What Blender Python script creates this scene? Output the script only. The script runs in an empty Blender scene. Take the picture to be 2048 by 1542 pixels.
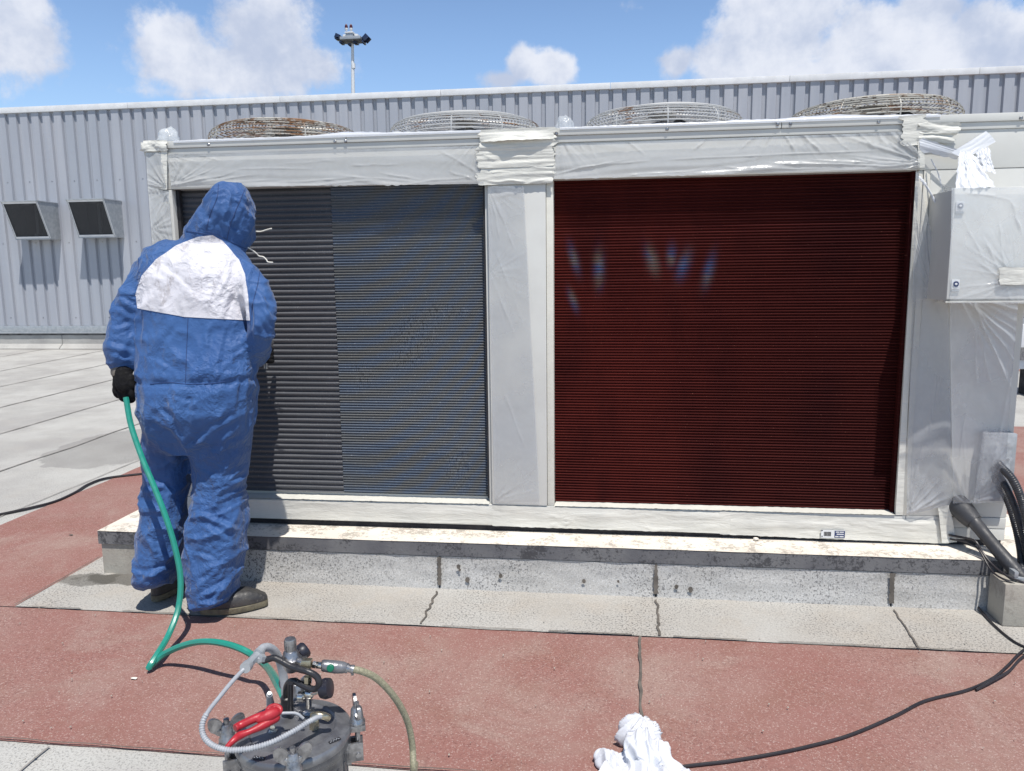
import bpy, bmesh, math, random
import numpy as np
from mathutils import Vector, Matrix, noise as mnoise
from mathutils.bvhtree import BVHTree
random.seed(7)
R = math.radians
sc = bpy.context.scene
col = sc.collection

# ------------------------------------------------------------------ camera
CAM = Vector((0, 0, 1.42)); FPX = 1540.0
yaw, pitch, roll = R(7.2), R(-8.4), R(0.64)
CF = Vector((-math.sin(yaw)*math.cos(pitch), math.cos(yaw)*math.cos(pitch), math.sin(pitch)))
_r = Vector((math.cos(yaw), math.sin(yaw), 0)); _u = _r.cross(CF)
CR = _r*math.cos(roll) - _u*math.sin(roll)
CU = _u*math.cos(roll) + _r*math.sin(roll)
cd = bpy.data.cameras.new('camera'); cam = bpy.data.objects.new('camera', cd); col.objects.link(cam)
cd.sensor_width = 36; cd.lens = FPX/2048*36; cd.clip_start = .05; cd.clip_end = 2000
cam.matrix_world = Matrix(((CR.x, CU.x, -CF.x, CAM.x), (CR.y, CU.y, -CF.y, CAM.y), (CR.z, CU.z, -CF.z, CAM.z), (0, 0, 0, 1)))
sc.camera = cam

def ray(px, py): return CF + CR*((px-1024)/FPX) + CU*((771-py)/FPX)
def at(px, py, Y): d = ray(px, py); return CAM + d*(Y/d.y)             # survey helper: point on the vertical plane at depth Y
def atz(px, py, z): d = ray(px, py); return CAM + d*((z-CAM.z)/d.z)     # point at height z
def atd(px, py, d): return CAM + ray(px, py)*d

# ------------------------------------------------------------------ sun, sky, exposure
SUN = Vector((.44, -1, 2.62)).normalized()
ELEV = math.asin(SUN.z)
sd = bpy.data.lights.new('sun', 'SUN'); sun = bpy.data.objects.new('sun', sd); col.objects.link(sun)
sd.energy = 4.7; sd.angle = R(.53); sd.color = (1, .955, .89)
sun.rotation_euler = SUN.to_track_quat('Z', 'Y').to_euler()
sc.view_settings.view_transform = 'Standard'; sc.view_settings.look = 'None'
sc.view_settings.exposure = 0.12; sc.view_settings.gamma = 1

def N(nt, t, **kw):
    n = nt.nodes.new(t)
    for k, v in kw.items():
        if k.startswith('i_'): n.inputs[k[2:].replace('_', ' ')].default_value = v
        elif k.startswith('n'): n.inputs[int(k[1:])].default_value = v
        else: setattr(n, k, v)
    return n
class G:
    """tiny expression helper for node maths"""
    def __init__(s, nt): s.nt = nt; s.l = nt.links.new
    def m(s, op, a, b=None, c=None, clamp=False):
        n = s.nt.nodes.new('ShaderNodeMath'); n.operation = op; n.use_clamp = clamp
        for i, v in enumerate((a, b, c)):
            if v is None: continue
            if isinstance(v, (int, float)): n.inputs[i].default_value = v
            else: s.l(v, n.inputs[i])
        return n.outputs[0]
    def sep(s, v):
        n = s.nt.nodes.new('ShaderNodeSeparateXYZ'); s.l(v, n.inputs[0]); return n.outputs
    def comb(s, x, y, z):
        n = s.nt.nodes.new('ShaderNodeCombineXYZ')
        for i, v in enumerate((x, y, z)):
            if isinstance(v, (int, float)): n.inputs[i].default_value = v
            else: s.l(v, n.inputs[i])
        return n.outputs[0]
    def vscale(s, v, sx, sy, sz):
        n = s.nt.nodes.new('ShaderNodeVectorMath'); n.operation = 'MULTIPLY'; s.l(v, n.inputs[0]); n.inputs[1].default_value = (sx, sy, sz); return n.outputs[0]
    def vadd(s, v, w):
        n = s.nt.nodes.new('ShaderNodeVectorMath'); n.operation = 'ADD'; s.l(v, n.inputs[0])
        if isinstance(w, tuple): n.inputs[1].default_value = w
        else: s.l(w, n.inputs[1])
        return n.outputs[0]
    def noise(s, v, scale, detail=4, rough=.55, dist=0, out=0):
        n = s.nt.nodes.new('ShaderNodeTexNoise'); s.l(v, n.inputs['Vector']); n.inputs['Scale'].default_value = scale
        n.inputs['Detail'].default_value = detail; n.inputs['Roughness'].default_value = rough; n.inputs['Distortion'].default_value = dist
        return n.outputs[out]
    def vor(s, v, scale, feature='F1', rnd=1, out='Distance'):
        n = s.nt.nodes.new('ShaderNodeTexVoronoi'); n.feature = feature; s.l(v, n.inputs['Vector']); n.inputs['Scale'].default_value = scale
        n.inputs['Randomness'].default_value = rnd
        return n.outputs[out]
    def ramp(s, v, a, b, lo=0., hi=1., interp='SMOOTHSTEP'):
        n = s.nt.nodes.new('ShaderNodeMapRange'); n.interpolation_type = interp
        s.l(v, n.inputs[0]); n.inputs[1].default_value = a; n.inputs[2].default_value = b; n.inputs[3].default_value = lo; n.inputs[4].default_value = hi
        return n.outputs[0]
    def mix(s, f, a, b, blend='MIX'):
        n = s.nt.nodes.new('ShaderNodeMix'); n.data_type = 'RGBA'; n.blend_type = blend
        if isinstance(f, (int, float)): n.inputs[0].default_value = f
        else: s.l(f, n.inputs[0])
        for i, v in ((6, a), (7, b)):
            if isinstance(v, (tuple, list)): n.inputs[i].default_value = tuple(v)+((1,) if len(v) == 3 else ())
            else: s.l(v, n.inputs[i])
        return n.outputs[2]
    def bump(s, h, strength=.3, dist=.01, normal=None):
        n = s.nt.nodes.new('ShaderNodeBump'); s.l(h, n.inputs['Height']); n.inputs['Strength'].default_value = strength; n.inputs['Distance'].default_value = dist
        if normal is not None: s.l(normal, n.inputs['Normal'])
        return n.outputs[0]

world = bpy.data.worlds.new('World'); sc.world = world; world.use_nodes = True
nt = world.node_tree; nt.nodes.clear(); g = G(nt)
sky = N(nt, 'ShaderNodeTexSky', sky_type='NISHITA', sun_disc=False)
sky.sun_elevation = ELEV; sky.sun_rotation = math.atan2(SUN.x, SUN.y); sky.air_density = 1.2; sky.dust_density = .6; sky.ozone_density = 2.2
tc = N(nt, 'ShaderNodeTexCoord')
s = g.sep(tc.outputs['Generated'])
az = g.m('ARCTAN2', s[0], s[1]); el = g.m('ARCSINE', s[2])
# cumulus banks, each a soft ellipse in azimuth / elevation, broken up by noise
wob = g.noise(tc.outputs['Generated'], 7, 5, .62)
dens = None
def cl(px, py, rx, ry, w=1.):
    global dens
    d = ray(px, py).normalized(); a0 = math.atan2(d.x, d.y); e0 = math.asin(d.z)
    dx = g.m('DIVIDE', g.m('SUBTRACT', az, a0), rx/FPX); dy = g.m('DIVIDE', g.m('SUBTRACT', el, e0), ry/FPX)
    r2 = g.m('ADD', g.m('MULTIPLY', dx, dx), g.m('MULTIPLY', dy, dy))
    b = g.m('MULTIPLY', g.m('SUBTRACT', 1.0, g.m('SQRT', r2)), w)
    dens = b if dens is None else g.m('SMOOTH_MAX', dens, b, .25)
for c in [(10, 60, 110, 110), (60, 130, 90, 30, .6), (540, 70, 130, 90), (470, 140, 230, 70), (340, 90, 80, 70, .75), (610, 130, 110, 60), (1045, 125, 45, 45), (1100, 140, 65, 50), (1010, 160, 60, 25, .6),
          (1570, 40, 150, 120), (1500, 120, 200, 60), (1350, 125, 55, 45), (1740, 90, 150, 80), (1960, 90, 150, 90), (1850, 40, 70, 70), (1260, 10, 70, 40, .4), (1700, 150, 420, 45), (400, 190, 380, 25, .35),
          (-500, 60, 300, 150), (2600, 120, 400, 120), (900, -600, 500, 200), (-200, -500, 400, 200), (2300, -400, 400, 200)]:
    cl(*c)
wob2 = g.noise(tc.outputs['Generated'], 24, 8, .68)
dd = g.m('ADD', g.m('ADD', dens, g.m('MULTIPLY', g.m('SUBTRACT', wob, .5), 1.5)), g.m('MULTIPLY', g.m('SUBTRACT', wob2, .5), .85))
mask = g.ramp(dd, .12, .50)
shade = g.ramp(g.noise(g.vadd(tc.outputs['Generated'], (0, 0, .03)), 13, 5, .6), .3, .68)
cc = g.mix(shade, (.56, .64, .82), (.88, .92, 1.02))
skyblue = g.mix(g.ramp(el, .1, .5), (.36, .52, .82), (.17, .34, .74))
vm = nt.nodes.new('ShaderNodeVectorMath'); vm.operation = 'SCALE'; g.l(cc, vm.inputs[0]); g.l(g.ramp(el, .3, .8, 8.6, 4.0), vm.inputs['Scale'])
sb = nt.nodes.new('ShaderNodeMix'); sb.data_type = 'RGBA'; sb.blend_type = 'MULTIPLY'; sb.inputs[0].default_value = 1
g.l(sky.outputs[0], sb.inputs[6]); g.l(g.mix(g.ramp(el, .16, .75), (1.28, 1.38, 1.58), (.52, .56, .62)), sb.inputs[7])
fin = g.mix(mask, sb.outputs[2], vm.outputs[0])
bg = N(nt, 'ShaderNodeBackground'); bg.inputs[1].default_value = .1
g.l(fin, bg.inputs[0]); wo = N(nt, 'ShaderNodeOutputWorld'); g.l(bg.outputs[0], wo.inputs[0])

# ------------------------------------------------------------------ object helpers
def tag(o, label=None, cat=None, group=None, kind=None):
    if label: o['label'] = label
    if cat: o['category'] = cat
    if group: o['group'] = group
    if kind: o['kind'] = kind
    return o
def empty(name, loc, label=None, cat=None, group=None):
    o = bpy.data.objects.new(name, None); o.location = loc; o.empty_display_size = .1; col.objects.link(o)
    o['_w'] = tuple(loc); return tag(o, label, cat, group)
def wloc(o): return Vector(o['_w']) if '_w' in o else Vector((0, 0, 0))
def obj(name, bm, m, parent=None, smooth=True, base=None, angle=40):
    """bm is in world coordinates; the object's origin goes to `base` (or the parent's origin)"""
    me = bpy.data.meshes.new(name)
    org = Vector(base) if base is not None else (wloc(parent) if parent else Vector((0, 0, 0)))
    bmesh.ops.translate(bm, verts=bm.verts, vec=-org)
    if smooth:
        for f in bm.faces: f.smooth = True
        for e in bm.edges:
            if len(e.link_faces) == 2 and e.calc_face_angle(0) > R(angle): e.smooth = False
    bm.to_mesh(me); bm.free()
    for mm in (m if isinstance(m, (list, tuple)) else [m]): me.materials.append(mm)
    o = bpy.data.objects.new(name, me); col.objects.link(o)
    o['_w'] = tuple(org)
    if parent: o.parent = parent; o.location = org - wloc(parent)
    else: o.location = org
    return o
def nb(): return bmesh.new()
def box(bm, x0, x1, y0, y1, z0, z1, bev=0, mi=0):
    vs = [bm.verts.new((x, y, z)) for x in (x0, x1) for y in (y0, y1) for z in (z0, z1)]
    fs = [bm.faces.new([vs[i] for i in q]) for q in ((0, 1, 3, 2), (4, 6, 7, 5), (0, 4, 5, 1), (2, 3, 7, 6), (0, 2, 6, 4), (1, 5, 7, 3))]
    for f in fs: f.material_index = mi
    if bev > 0:
        es = list({e for f in fs for e in f.edges}); bmesh.ops.bevel(bm, geom=es, offset=bev, segments=2, profile=.6, affect='EDGES')
    return vs
def obox(bm, c, X, Y, Z, bev=0):
    """oriented box, X Y Z are half-extent vectors"""
    c = Vector(c); X = Vector(X); Y = Vector(Y); Z = Vector(Z)
    vs = [bm.verts.new(c + X*a + Y*b + Z*d) for a in (-1, 1) for b in (-1, 1) for d in (-1, 1)]
    fs = [bm.faces.new([vs[i] for i in q]) for q in ((0, 1, 3, 2), (4, 6, 7, 5), (0, 4, 5, 1), (2, 3, 7, 6), (0, 2, 6, 4), (1, 5, 7, 3))]
    if bev > 0:
        es = list({e for f in fs for e in f.edges}); bmesh.ops.bevel(bm, geom=es, offset=bev, segments=2, profile=.6, affect='EDGES')
def spline(pts, n=10):
    pts = [Vector(p) for p in pts]; out = []
    P = [pts[0]*2-pts[1]] + pts + [pts[-1]*2-pts[-2]]
    for i in range(1, len(P)-2):
        a, b, c, d = P[i-1:i+3]
        for k in range(n):
            t = k/n
            out.append(.5*((2*b) + (c-a)*t + (2*a-5*b+4*c-d)*t*t + (3*b-a-3*c+d)*t**3))
    out.append(pts[-1]); return out
def tube(bm, pts, r, seg=10, cap=True, rf=None):
    """round tube along pts; r is a number or a list; rf(s) scales the radius by arc length"""
    pts = [Vector(p) for p in pts]; n = len(pts); rings = []
    t0 = (pts[1]-pts[0]).normalized(); up = Vector((0, 0, 1)) if abs(t0.z) < .9 else Vector((1, 0, 0))
    nn = (up - t0*up.dot(t0)).normalized(); s = 0
    for i, p in enumerate(pts):
        t = (pts[min(i+1, n-1)]-pts[max(i-1, 0)])
        if t.length < 1e-9: t = t0
        t = t.normalized(); nn = nn - t*nn.dot(t)
        if nn.length < 1e-6: nn = t.orthogonal()
        nn.normalize(); b = t.cross(nn)
        if i: s += (p-pts[i-1]).length
        rr = (r[i] if isinstance(r, (list, tuple)) else r)*(rf(s) if rf else 1)
        rings.append([bm.verts.new(p + nn*math.cos(a)*rr + b*math.sin(a)*rr) for a in [2*math.pi*k/seg for k in range(seg)]])
    for i in range(n-1):
        for k in range(seg):
            bm.faces.new((rings[i][k], rings[i][(k+1) % seg], rings[i+1][(k+1) % seg], rings[i+1][k]))
    if cap: bm.faces.new(rings[0][::-1]); bm.faces.new(rings[-1])
def dense(pts, step):
    pts = spline(pts, 16); L = [0]
    for a, b in zip(pts, pts[1:]): L.append(L[-1]+(b-a).length)
    n = max(2, int(L[-1]/step)); out = []; j = 0
    for i in range(n+1):
        s = L[-1]*i/n
        while j < len(L)-2 and L[j+1] < s: j += 1
        t = (s-L[j])/max(1e-9, L[j+1]-L[j]); out.append(pts[j].lerp(pts[j+1], min(1, max(0, t))))
    return out
def lathe(bm, c, prof, axis=(0, 0, 1), seg=32, cap=True):
    """prof: (radius, height) pairs along axis from c"""
    c = Vector(c); ax = Vector(axis).normalized(); a = ax.orthogonal().normalized(); b = ax.cross(a); rings = []
    for r_, h in prof:
        rings.append([bm.verts.new(c + ax*h + a*math.cos(t)*r_ + b*math.sin(t)*r_) for t in [2*math.pi*k/seg for k in range(seg)]])
    for i in range(len(rings)-1):
        for k in range(seg): bm.faces.new((rings[i][k], rings[i][(k+1) % seg], rings[i+1][(k+1) % seg], rings[i+1][k]))
    if cap: bm.faces.new(rings[0][::-1]); bm.faces.new(rings[-1])
def ball(bm, c, rx, ry=None, rz=None, sub=3):
    ry = ry or rx; rz = rz or rx
    ret = bmesh.ops.create_icosphere(bm, subdivisions=sub, radius=1)
    for v in ret['verts']: v.co = Vector((v.co.x*rx, v.co.y*ry, v.co.z*rz)) + Vector(c)
def grid(bm, fn, nu, nv):
    vs = [[bm.verts.new(fn(i/nu, j/nv)) for j in range(nv+1)] for i in range(nu+1)]
    for i in range(nu):
        for j in range(nv): bm.faces.new((vs[i][j], vs[i+1][j], vs[i+1][j+1], vs[i][j+1]))
    return vs
def nz(x, y, z=0.): return mnoise.noise(Vector((x, y, z)))
def ridge(v): return (1-abs(2*v)*1.0)
def clamp(x, a=0., b=1.): return max(a, min(b, x))

# ------------------------------------------------------------------ materials
def new(name):
    m = bpy.data.materials.new(name); m.use_nodes = True; nt = m.node_tree; p = nt.nodes['Principled BSDF']; g = G(nt)
    pos = nt.nodes.new('ShaderNodeNewGeometry').outputs['Position']
    return m, nt, p, g, pos
def mat(name, c, rough=.5, metal=0., c2=None, s=8, amt=.5, bump=0., bs=60, spec=.5, dirt=None, ds=14, d0=.55, d1=.75, coat=0):
    m, nt, p, g, pos = new(name)
    p.inputs['Roughness'].default_value = rough; p.inputs['Metallic'].default_value = metal; p.inputs['Specular IOR Level'].default_value = spec
    if coat: p.inputs['Coat Weight'].default_value = coat
    c2 = c2 or tuple(x*.75 for x in c)
    v = g.mix(g.ramp(g.noise(pos, s, 5), .35, .65, 0, amt), c, c2)
    if dirt: v = g.mix(g.ramp(g.noise(pos, ds, 6, .7), d0, d1), v, dirt)
    g.l(v, p.inputs['Base Color'])
    g.l(g.ramp(g.noise(pos, s*2.3, 4), .3, .7, max(.03, rough*.8), min(1, rough*1.2)), p.inputs['Roughness'])
    if bump: g.l(g.bump(g.noise(pos, bs, 4), bump, .004), p.inputs['Normal'])
    return m
M = {}
M['casing'] = mat('beige_paint', (.60, .60, .57), .45, 0, (.54, .535, .51), 5, .6, dirt=(.36, .33, .28), ds=30, d0=.66, d1=.8)
M['trim'] = mat('cream_tape', (.66, .645, .58), .6, 0, (.6, .585, .53), 12, .6, .25, 90)
M['galv'] = mat('galvanised_sheet', (.42, .44, .46), .4, .35, (.30, .33, .36), 18, .7)
M['steel'] = mat('dull_steel', (.42, .42, .43), .34, .85, (.17, .17, .18), 40, .8, .3, 160, dirt=(.12, .12, .13), ds=70)
M['chrome'] = mat('bright_fitting', (.75, .74, .70), .18, 1, (.45, .44, .40), 60, .6, .1, 200)
M['brass'] = mat('dull_brass_fitting', (.50, .45, .33), .3, .9, (.3, .28, .22), 60, .6, .1, 200)
M['darkmetal'] = mat('dark_gunmetal', (.24, .245, .26), .36, .55, (.12, .12, .135), 22, .8, .25, 120, dirt=(.35, .35, .36), ds=150, d0=.66, d1=.70)
M['tankside'] = mat('tank_enamel', (.18, .185, .20), .3, .5, (.08, .08, .09), 14, .8, .2, 80, dirt=(.4, .4, .4), ds=140, d0=.72, d1=.78)
M['blackplastic'] = mat('black_plastic', (.018, .018, .022), .38, 0, (.03, .03, .035), 20, .6, .2, 150)
M['speckblack'] = mat('speckled_black_knob', (.015, .015, .025), .4, 0, (.02, .02, .03), 20, .6, 0, dirt=(.6, .6, .6), ds=260, d0=.70, d1=.72)
M['rubber'] = mat('grey_rubber_pipe', (.042, .044, .05), .55, 0, (.03, .03, .034), 10, .8, .3, 100, dirt=(.2, .2, .2), ds=60, d0=.66, d1=.8)
M['cord'] = mat('black_cord', (.015, .014, .018), .5, 0, (.03, .025, .03), 10, .5)
M['greyhose'] = mat('pale_grey_hose', (.38, .40, .43), .45, 0, (.28, .29, .32), 40, .6, .2, 200)
M['braid'] = mat('braided_hose', (.34, .32, .22), .35, 0, (.2, .19, .13), 200, .8, .4, 500)
M['hose'] = mat('green_hose', (.018, .25, .19), .36, 0, (.016, .21, .155), 20, .5, coat=.08)
M['greenbutton'] = mat('green_button', (.0, .16, .09), .5)
M['red'] = mat('red_plastic', (.40, .018, .03), .45, 0, (.30, .014, .022), 30, .6, .3, 60, dirt=(.6, .35, .35), ds=200, d0=.70, d1=.74)
M['glove'] = mat('black_knit_glove', (.008, .008, .01), .85, 0, (.014, .013, .012), 50, .5, .5, 300, spec=.2)
M['shoe'] = mat('worn_black_leather', (.035, .035, .037), .5, 0, (.06, .058, .055), 30, .8, .5, 80, dirt=(.22, .2, .17), ds=40, d0=.6, d1=.8)
M['sole'] = mat('dusty_tan_sole', (.17, .15, .10), .8, 0, (.09, .08, .06), 40, .7, .4, 120)
M['whitecloth'] = mat('white_cotton', (.64, .655, .70), .85, 0, (.58, .60, .66), 14, .5, .15, 300)
M['cotton'] = mat('off_white_string', (.75, .73, .66), .8)
M['skin'] = mat('skin', (.42, .24, .16), .5, 0, (.36, .2, .13), 30, .5)
M['dark'] = mat('matte_near_black', (.02, .02, .025), .8)  # flat near-black colour for base rail, coil backing, headers and support blocks
M['whitepaint'] = mat('white_painted_steel', (.72, .73, .74), .5, 0, (.6, .61, .62), 6, .6)
M['deepblue'] = mat('lamp_glass', (.02, .03, .07), .2)
M['redlamp'] = mat('beacon_red', (.07, .012, .02), .3)
def m_cladding():
    m, nt, p, g, pos = new('pale_blue_grey_cladding')
    s = g.sep(pos)
    streak = g.noise(g.vscale(pos, 3.2, 3.2, .25), 1.6, 5, .6)
    c = g.mix(g.ramp(streak, .35, .7), (.345, .362, .405), (.405, .418, .455))
    panel = g.noise(g.comb(g.m('FLOOR', g.m('MULTIPLY', s[0], 1.06)), 0, 0), 3.3, 0)
    c = g.mix(g.ramp(panel, .3, .7, 0, .5), c, (.30, .33, .38))
    c = g.mix(g.ramp(g.noise(g.vscale(pos, 9, 9, 1.2), 2, 6, .7), .60, .78, 0, .55), c, (.27, .27, .275))
    lap = g.m('ABSOLUTE', g.m('SUBTRACT', g.m('FRACT', g.m('MULTIPLY', g.m('ADD', s[0], 24.0), 1/1.1775)), .5))
    c = g.mix(g.ramp(lap, .488, .497, 0, .45), c, (.16, .17, .20))
    g.l(c, p.inputs['Base Color']); p.inputs['Roughness'].default_value = .42
    g.l(g.bump(g.noise(g.vscale(pos, 1, 1, .5), 2.4, 2), .25, .02), p.inputs['Normal']); return m
M['clad'] = m_cladding()

def m_felt(name, a, b, cdark, clight, ps=110, stain=(.3, .28, .26), damp=False, lightamt=.5, patchc=None, darkamt=.85):
    """mineral felt: granules of dark and pale grit over a mottled ground"""
    m, nt, p, g, pos = new(name)
    big = g.noise(pos, 1.1, 5, .6); mid = g.noise(pos, 5, 5, .6, .3)
    c = g.mix(g.ramp(big, .35, .68), a, b)
    c = g.mix(g.ramp(mid, .45, .75, 0, .55), c, stain)
    if patchc: c = g.mix(g.ramp(g.noise(g.vadd(pos, (7, 3, 0)), 1.9, 7, .68, .4), .48, .68, 0, .55), c, patchc)
    gr = g.noise(pos, ps, 3, .7); gr2 = g.noise(g.vadd(pos, (3, 1, 2)), ps*1.5, 2, .8)
    dens = g.ramp(g.noise(pos, 2.6, 3), .3, .7, .25, 1.)
    c = g.mix(g.m('MULTIPLY', g.ramp(gr, .52, .60), g.m('MULTIPLY', dens, darkamt)), c, cdark)
    c = g.mix(g.m('MULTIPLY', g.ramp(gr2, .56, .66), lightamt), c, clight)
    if damp:
        s = g.sep(pos)
        # dried puddle mark beside the walkway
        dx = g.m('DIVIDE', g.m('ADD', s[0], 4.12), .48); dy = g.m('DIVIDE', g.m('SUBTRACT', s[1], 5.85), .75)
        sk = g.m('ADD', dx, g.m('MULTIPLY', dy, .25))
        r2 = g.m('ADD', g.m('MULTIPLY', sk, sk), g.m('MULTIPLY', dy, dy))
        e = g.ramp(g.m('ADD', r2, g.m('MULTIPLY', g.m('SUBTRACT', g.noise(pos, 3.1, 4), .5), 1.3)), 1.0, .93, 0, .42)
        c = g.mix(e, c, (.16, .155, .15))
        for cx, cy, rx, ry, am in ((-2.2, 3.2, .28, .07, .75), (-2.42, 3.18, .14, .08, .6)):
            dx = g.m('DIVIDE', g.m('SUBTRACT', s[0], cx), rx); dy = g.m('DIVIDE', g.m('SUBTRACT', s[1], cy), ry)
            r2 = g.m('ADD', g.m('MULTIPLY', dx, dx), g.m('MULTIPLY', dy, dy))
            e = g.ramp(g.m('ADD', r2, g.m('MULTIPLY', g.m('SUBTRACT', g.noise(pos, 14, 5), .5), 2.2)), 1.15, .7, 0, am)
            c = g.mix(e, c, (.07, .065, .055))
    g.l(c, p.inputs['Base Color']); p.inputs['Roughness'].default_value = .9; p.inputs['Specular IOR Level'].default_value = .3
    h = g.m('ADD', g.m('MULTIPLY', gr, 1.0), g.m('MULTIPLY', g.noise(pos, 22, 4), .6))
    g.l(g.bump(h, .5, .004), p.inputs['Normal'])
    return m
M['palefelt'] = m_felt('pale_mineral_felt', (.46, .455, .43), (.34, .33, .315), (.18, .175, .17), (.62, .61, .58), 130, (.39, .37, .34), True, .35)
M['apron'] = m_felt('speckled_grey_felt', (.42, .41, .385), (.36, .335, .30), (.07, .07, .075), (.64, .62, .58), 120, (.40, .36, .31), True, .4)
M['whitefelt'] = m_felt('speckled_white_felt', (.47, .465, .45), (.40, .39, .37), (.055, .055, .06), (.72, .73, .73), 120, (.45, .45, .45), False, .5)
M['redfelt'] = m_felt('red_mineral_felt', (.262, .126, .108), (.285, .168, .145), (.12, .05, .045), (.60, .50, .46), 105, (.23, .115, .088), False, .38, (.33, .245, .21), .45)

def m_conc(name, a, b, dk, amt=.6, ps=70):
    m, nt, p, g, pos = new(name)
    c = g.mix(g.ramp(g.noise(pos, 6, 5), .35, .65), a, b)
    fl = g.m('ADD', g.m('MULTIPLY', g.noise(pos, 9, 6, .7), .6), g.m('MULTIPLY', g.noise(pos, ps, 4, .7), .4))
    c = g.mix(g.ramp(fl, .50, .57, 0, amt), c, dk)
    g.l(c, p.inputs['Base Color']); p.inputs['Roughness'].default_value = .9
    g.l(g.bump(g.noise(pos, 70, 5, .7), .5, .004), p.inputs['Normal'])
    return m
M['painted_top'] = m_conc('flaking_cream_paint', (.74, .69, .61), (.68, .62, .54), (.30, .27, .23), .75)
M['concrete'] = m_conc('weathered_concrete', (.40, .38, .33), (.34, .31, .27), (.24, .22, .19), .5)
M['tarband'] = m_conc('dark_bitumen_edge', (.115, .115, .125), (.16, .16, .165), (.04, .04, .045), .8, 90)
M['seam'] = mat('bitumen_seam', (.09, .08, .07), .9, 0, (.16, .14, .12), 20, .8)
M['seamlight'] = mat('felt_lap_edge', (.20, .19, .175), .9, 0, (.30, .28, .26), 12, .8)

def m_coil_blue():
    m, nt, p, g, pos = new('fin_coil_painted_moire')
    s = g.sep(pos)
    # optical moire over the fins, painted into the colour as blue and olive arcs
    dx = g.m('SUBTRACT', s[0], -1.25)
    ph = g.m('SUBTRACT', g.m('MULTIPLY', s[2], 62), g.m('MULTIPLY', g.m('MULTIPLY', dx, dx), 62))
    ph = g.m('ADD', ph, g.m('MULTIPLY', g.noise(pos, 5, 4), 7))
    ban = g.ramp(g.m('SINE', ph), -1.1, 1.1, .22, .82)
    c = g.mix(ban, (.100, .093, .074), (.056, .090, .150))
    c = g.mix(g.ramp(g.noise(pos, 2.2, 3), .35, .7, 0, .5), c, (.080, .095, .115))
    row = g.ramp(g.m('SINE', g.m('MULTIPLY', s[2], 2*math.pi/.0125)), .35, 1., 0, .5)
    c = g.mix(row, c, (.20, .23, .27))
    nick = g.ramp(g.noise(g.vscale(pos, 160, 1, 70), 1.3, 3, .8), .62, .72)
    pt = None
    for cx, cz, rx, rz in ((-.88, 1.14, .16, .13), (-.93, 1.04, .10, .10), (-.74, 1.24, .20, .05), (-.70, .50, .10, .16), (-1.15, .95, .08, .10)):
        ex = g.m('DIVIDE', g.m('SUBTRACT', s[0], cx), rx); ez = g.m('DIVIDE', g.m('SUBTRACT', s[2], cz), rz)
        b = g.ramp(g.m('ADD', g.m('ADD', g.m('MULTIPLY', ex, ex), g.m('MULTIPLY', ez, ez)), g.m('MULTIPLY', g.noise(pos, 18, 4), 1.0)), 1.5, .5); pt = b if pt is None else g.m('MAXIMUM', pt, b)
    scuff = g.ramp(g.noise(g.vscale(pos, 210, 1, 55), 1.1, 2, .8), .50, .58)
    c = g.mix(g.m('MULTIPLY', g.m('MULTIPLY', pt, scuff), .55), c, (.17, .185, .20))
    c = g.mix(g.m('MULTIPLY', g.m('MULTIPLY', pt, g.ramp(g.noise(g.vscale(pos, 190, 1, 60), .9, 2, .8), .56, .60)), .8), c, (.012, .014, .02))
    c = g.mix(nick, c, (.30, .33, .36))
    g.l(c, p.inputs['Base Color']); p.inputs['Roughness'].default_value = .6
    g.l(g.bump(g.noise(g.vscale(pos, 400, 1, 60), 1, 2), .4, .002), p.inputs['Normal']); return m
def m_coil_dark():
    m, nt, p, g, pos = new('fin_coil_dark_grey')
    s = g.sep(pos)
    c = g.mix(g.ramp(g.noise(pos, 2, 3), .3, .7), (.056, .060, .070), (.080, .082, .093))
    row = g.ramp(g.m('SINE', g.m('MULTIPLY', s[2], 2*math.pi/.0255)), .1, 1., 0, .4)  # ridge highlights painted into the base colour, row by row
    c = g.mix(row, c, (.19, .195, .215))
    nick = g.ramp(g.noise(g.vscale(pos, 190, 1, 80), 1.2, 3, .8), .62, .74)
    c = g.mix(nick, c, (.28, .285, .30))
    g.l(c, p.inputs['Base Color']); p.inputs['Roughness'].default_value = .6
    g.l(g.bump(g.noise(g.vscale(pos, 300, 1, 50), 1, 2), .6, .003), p.inputs['Normal']); return m
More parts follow.
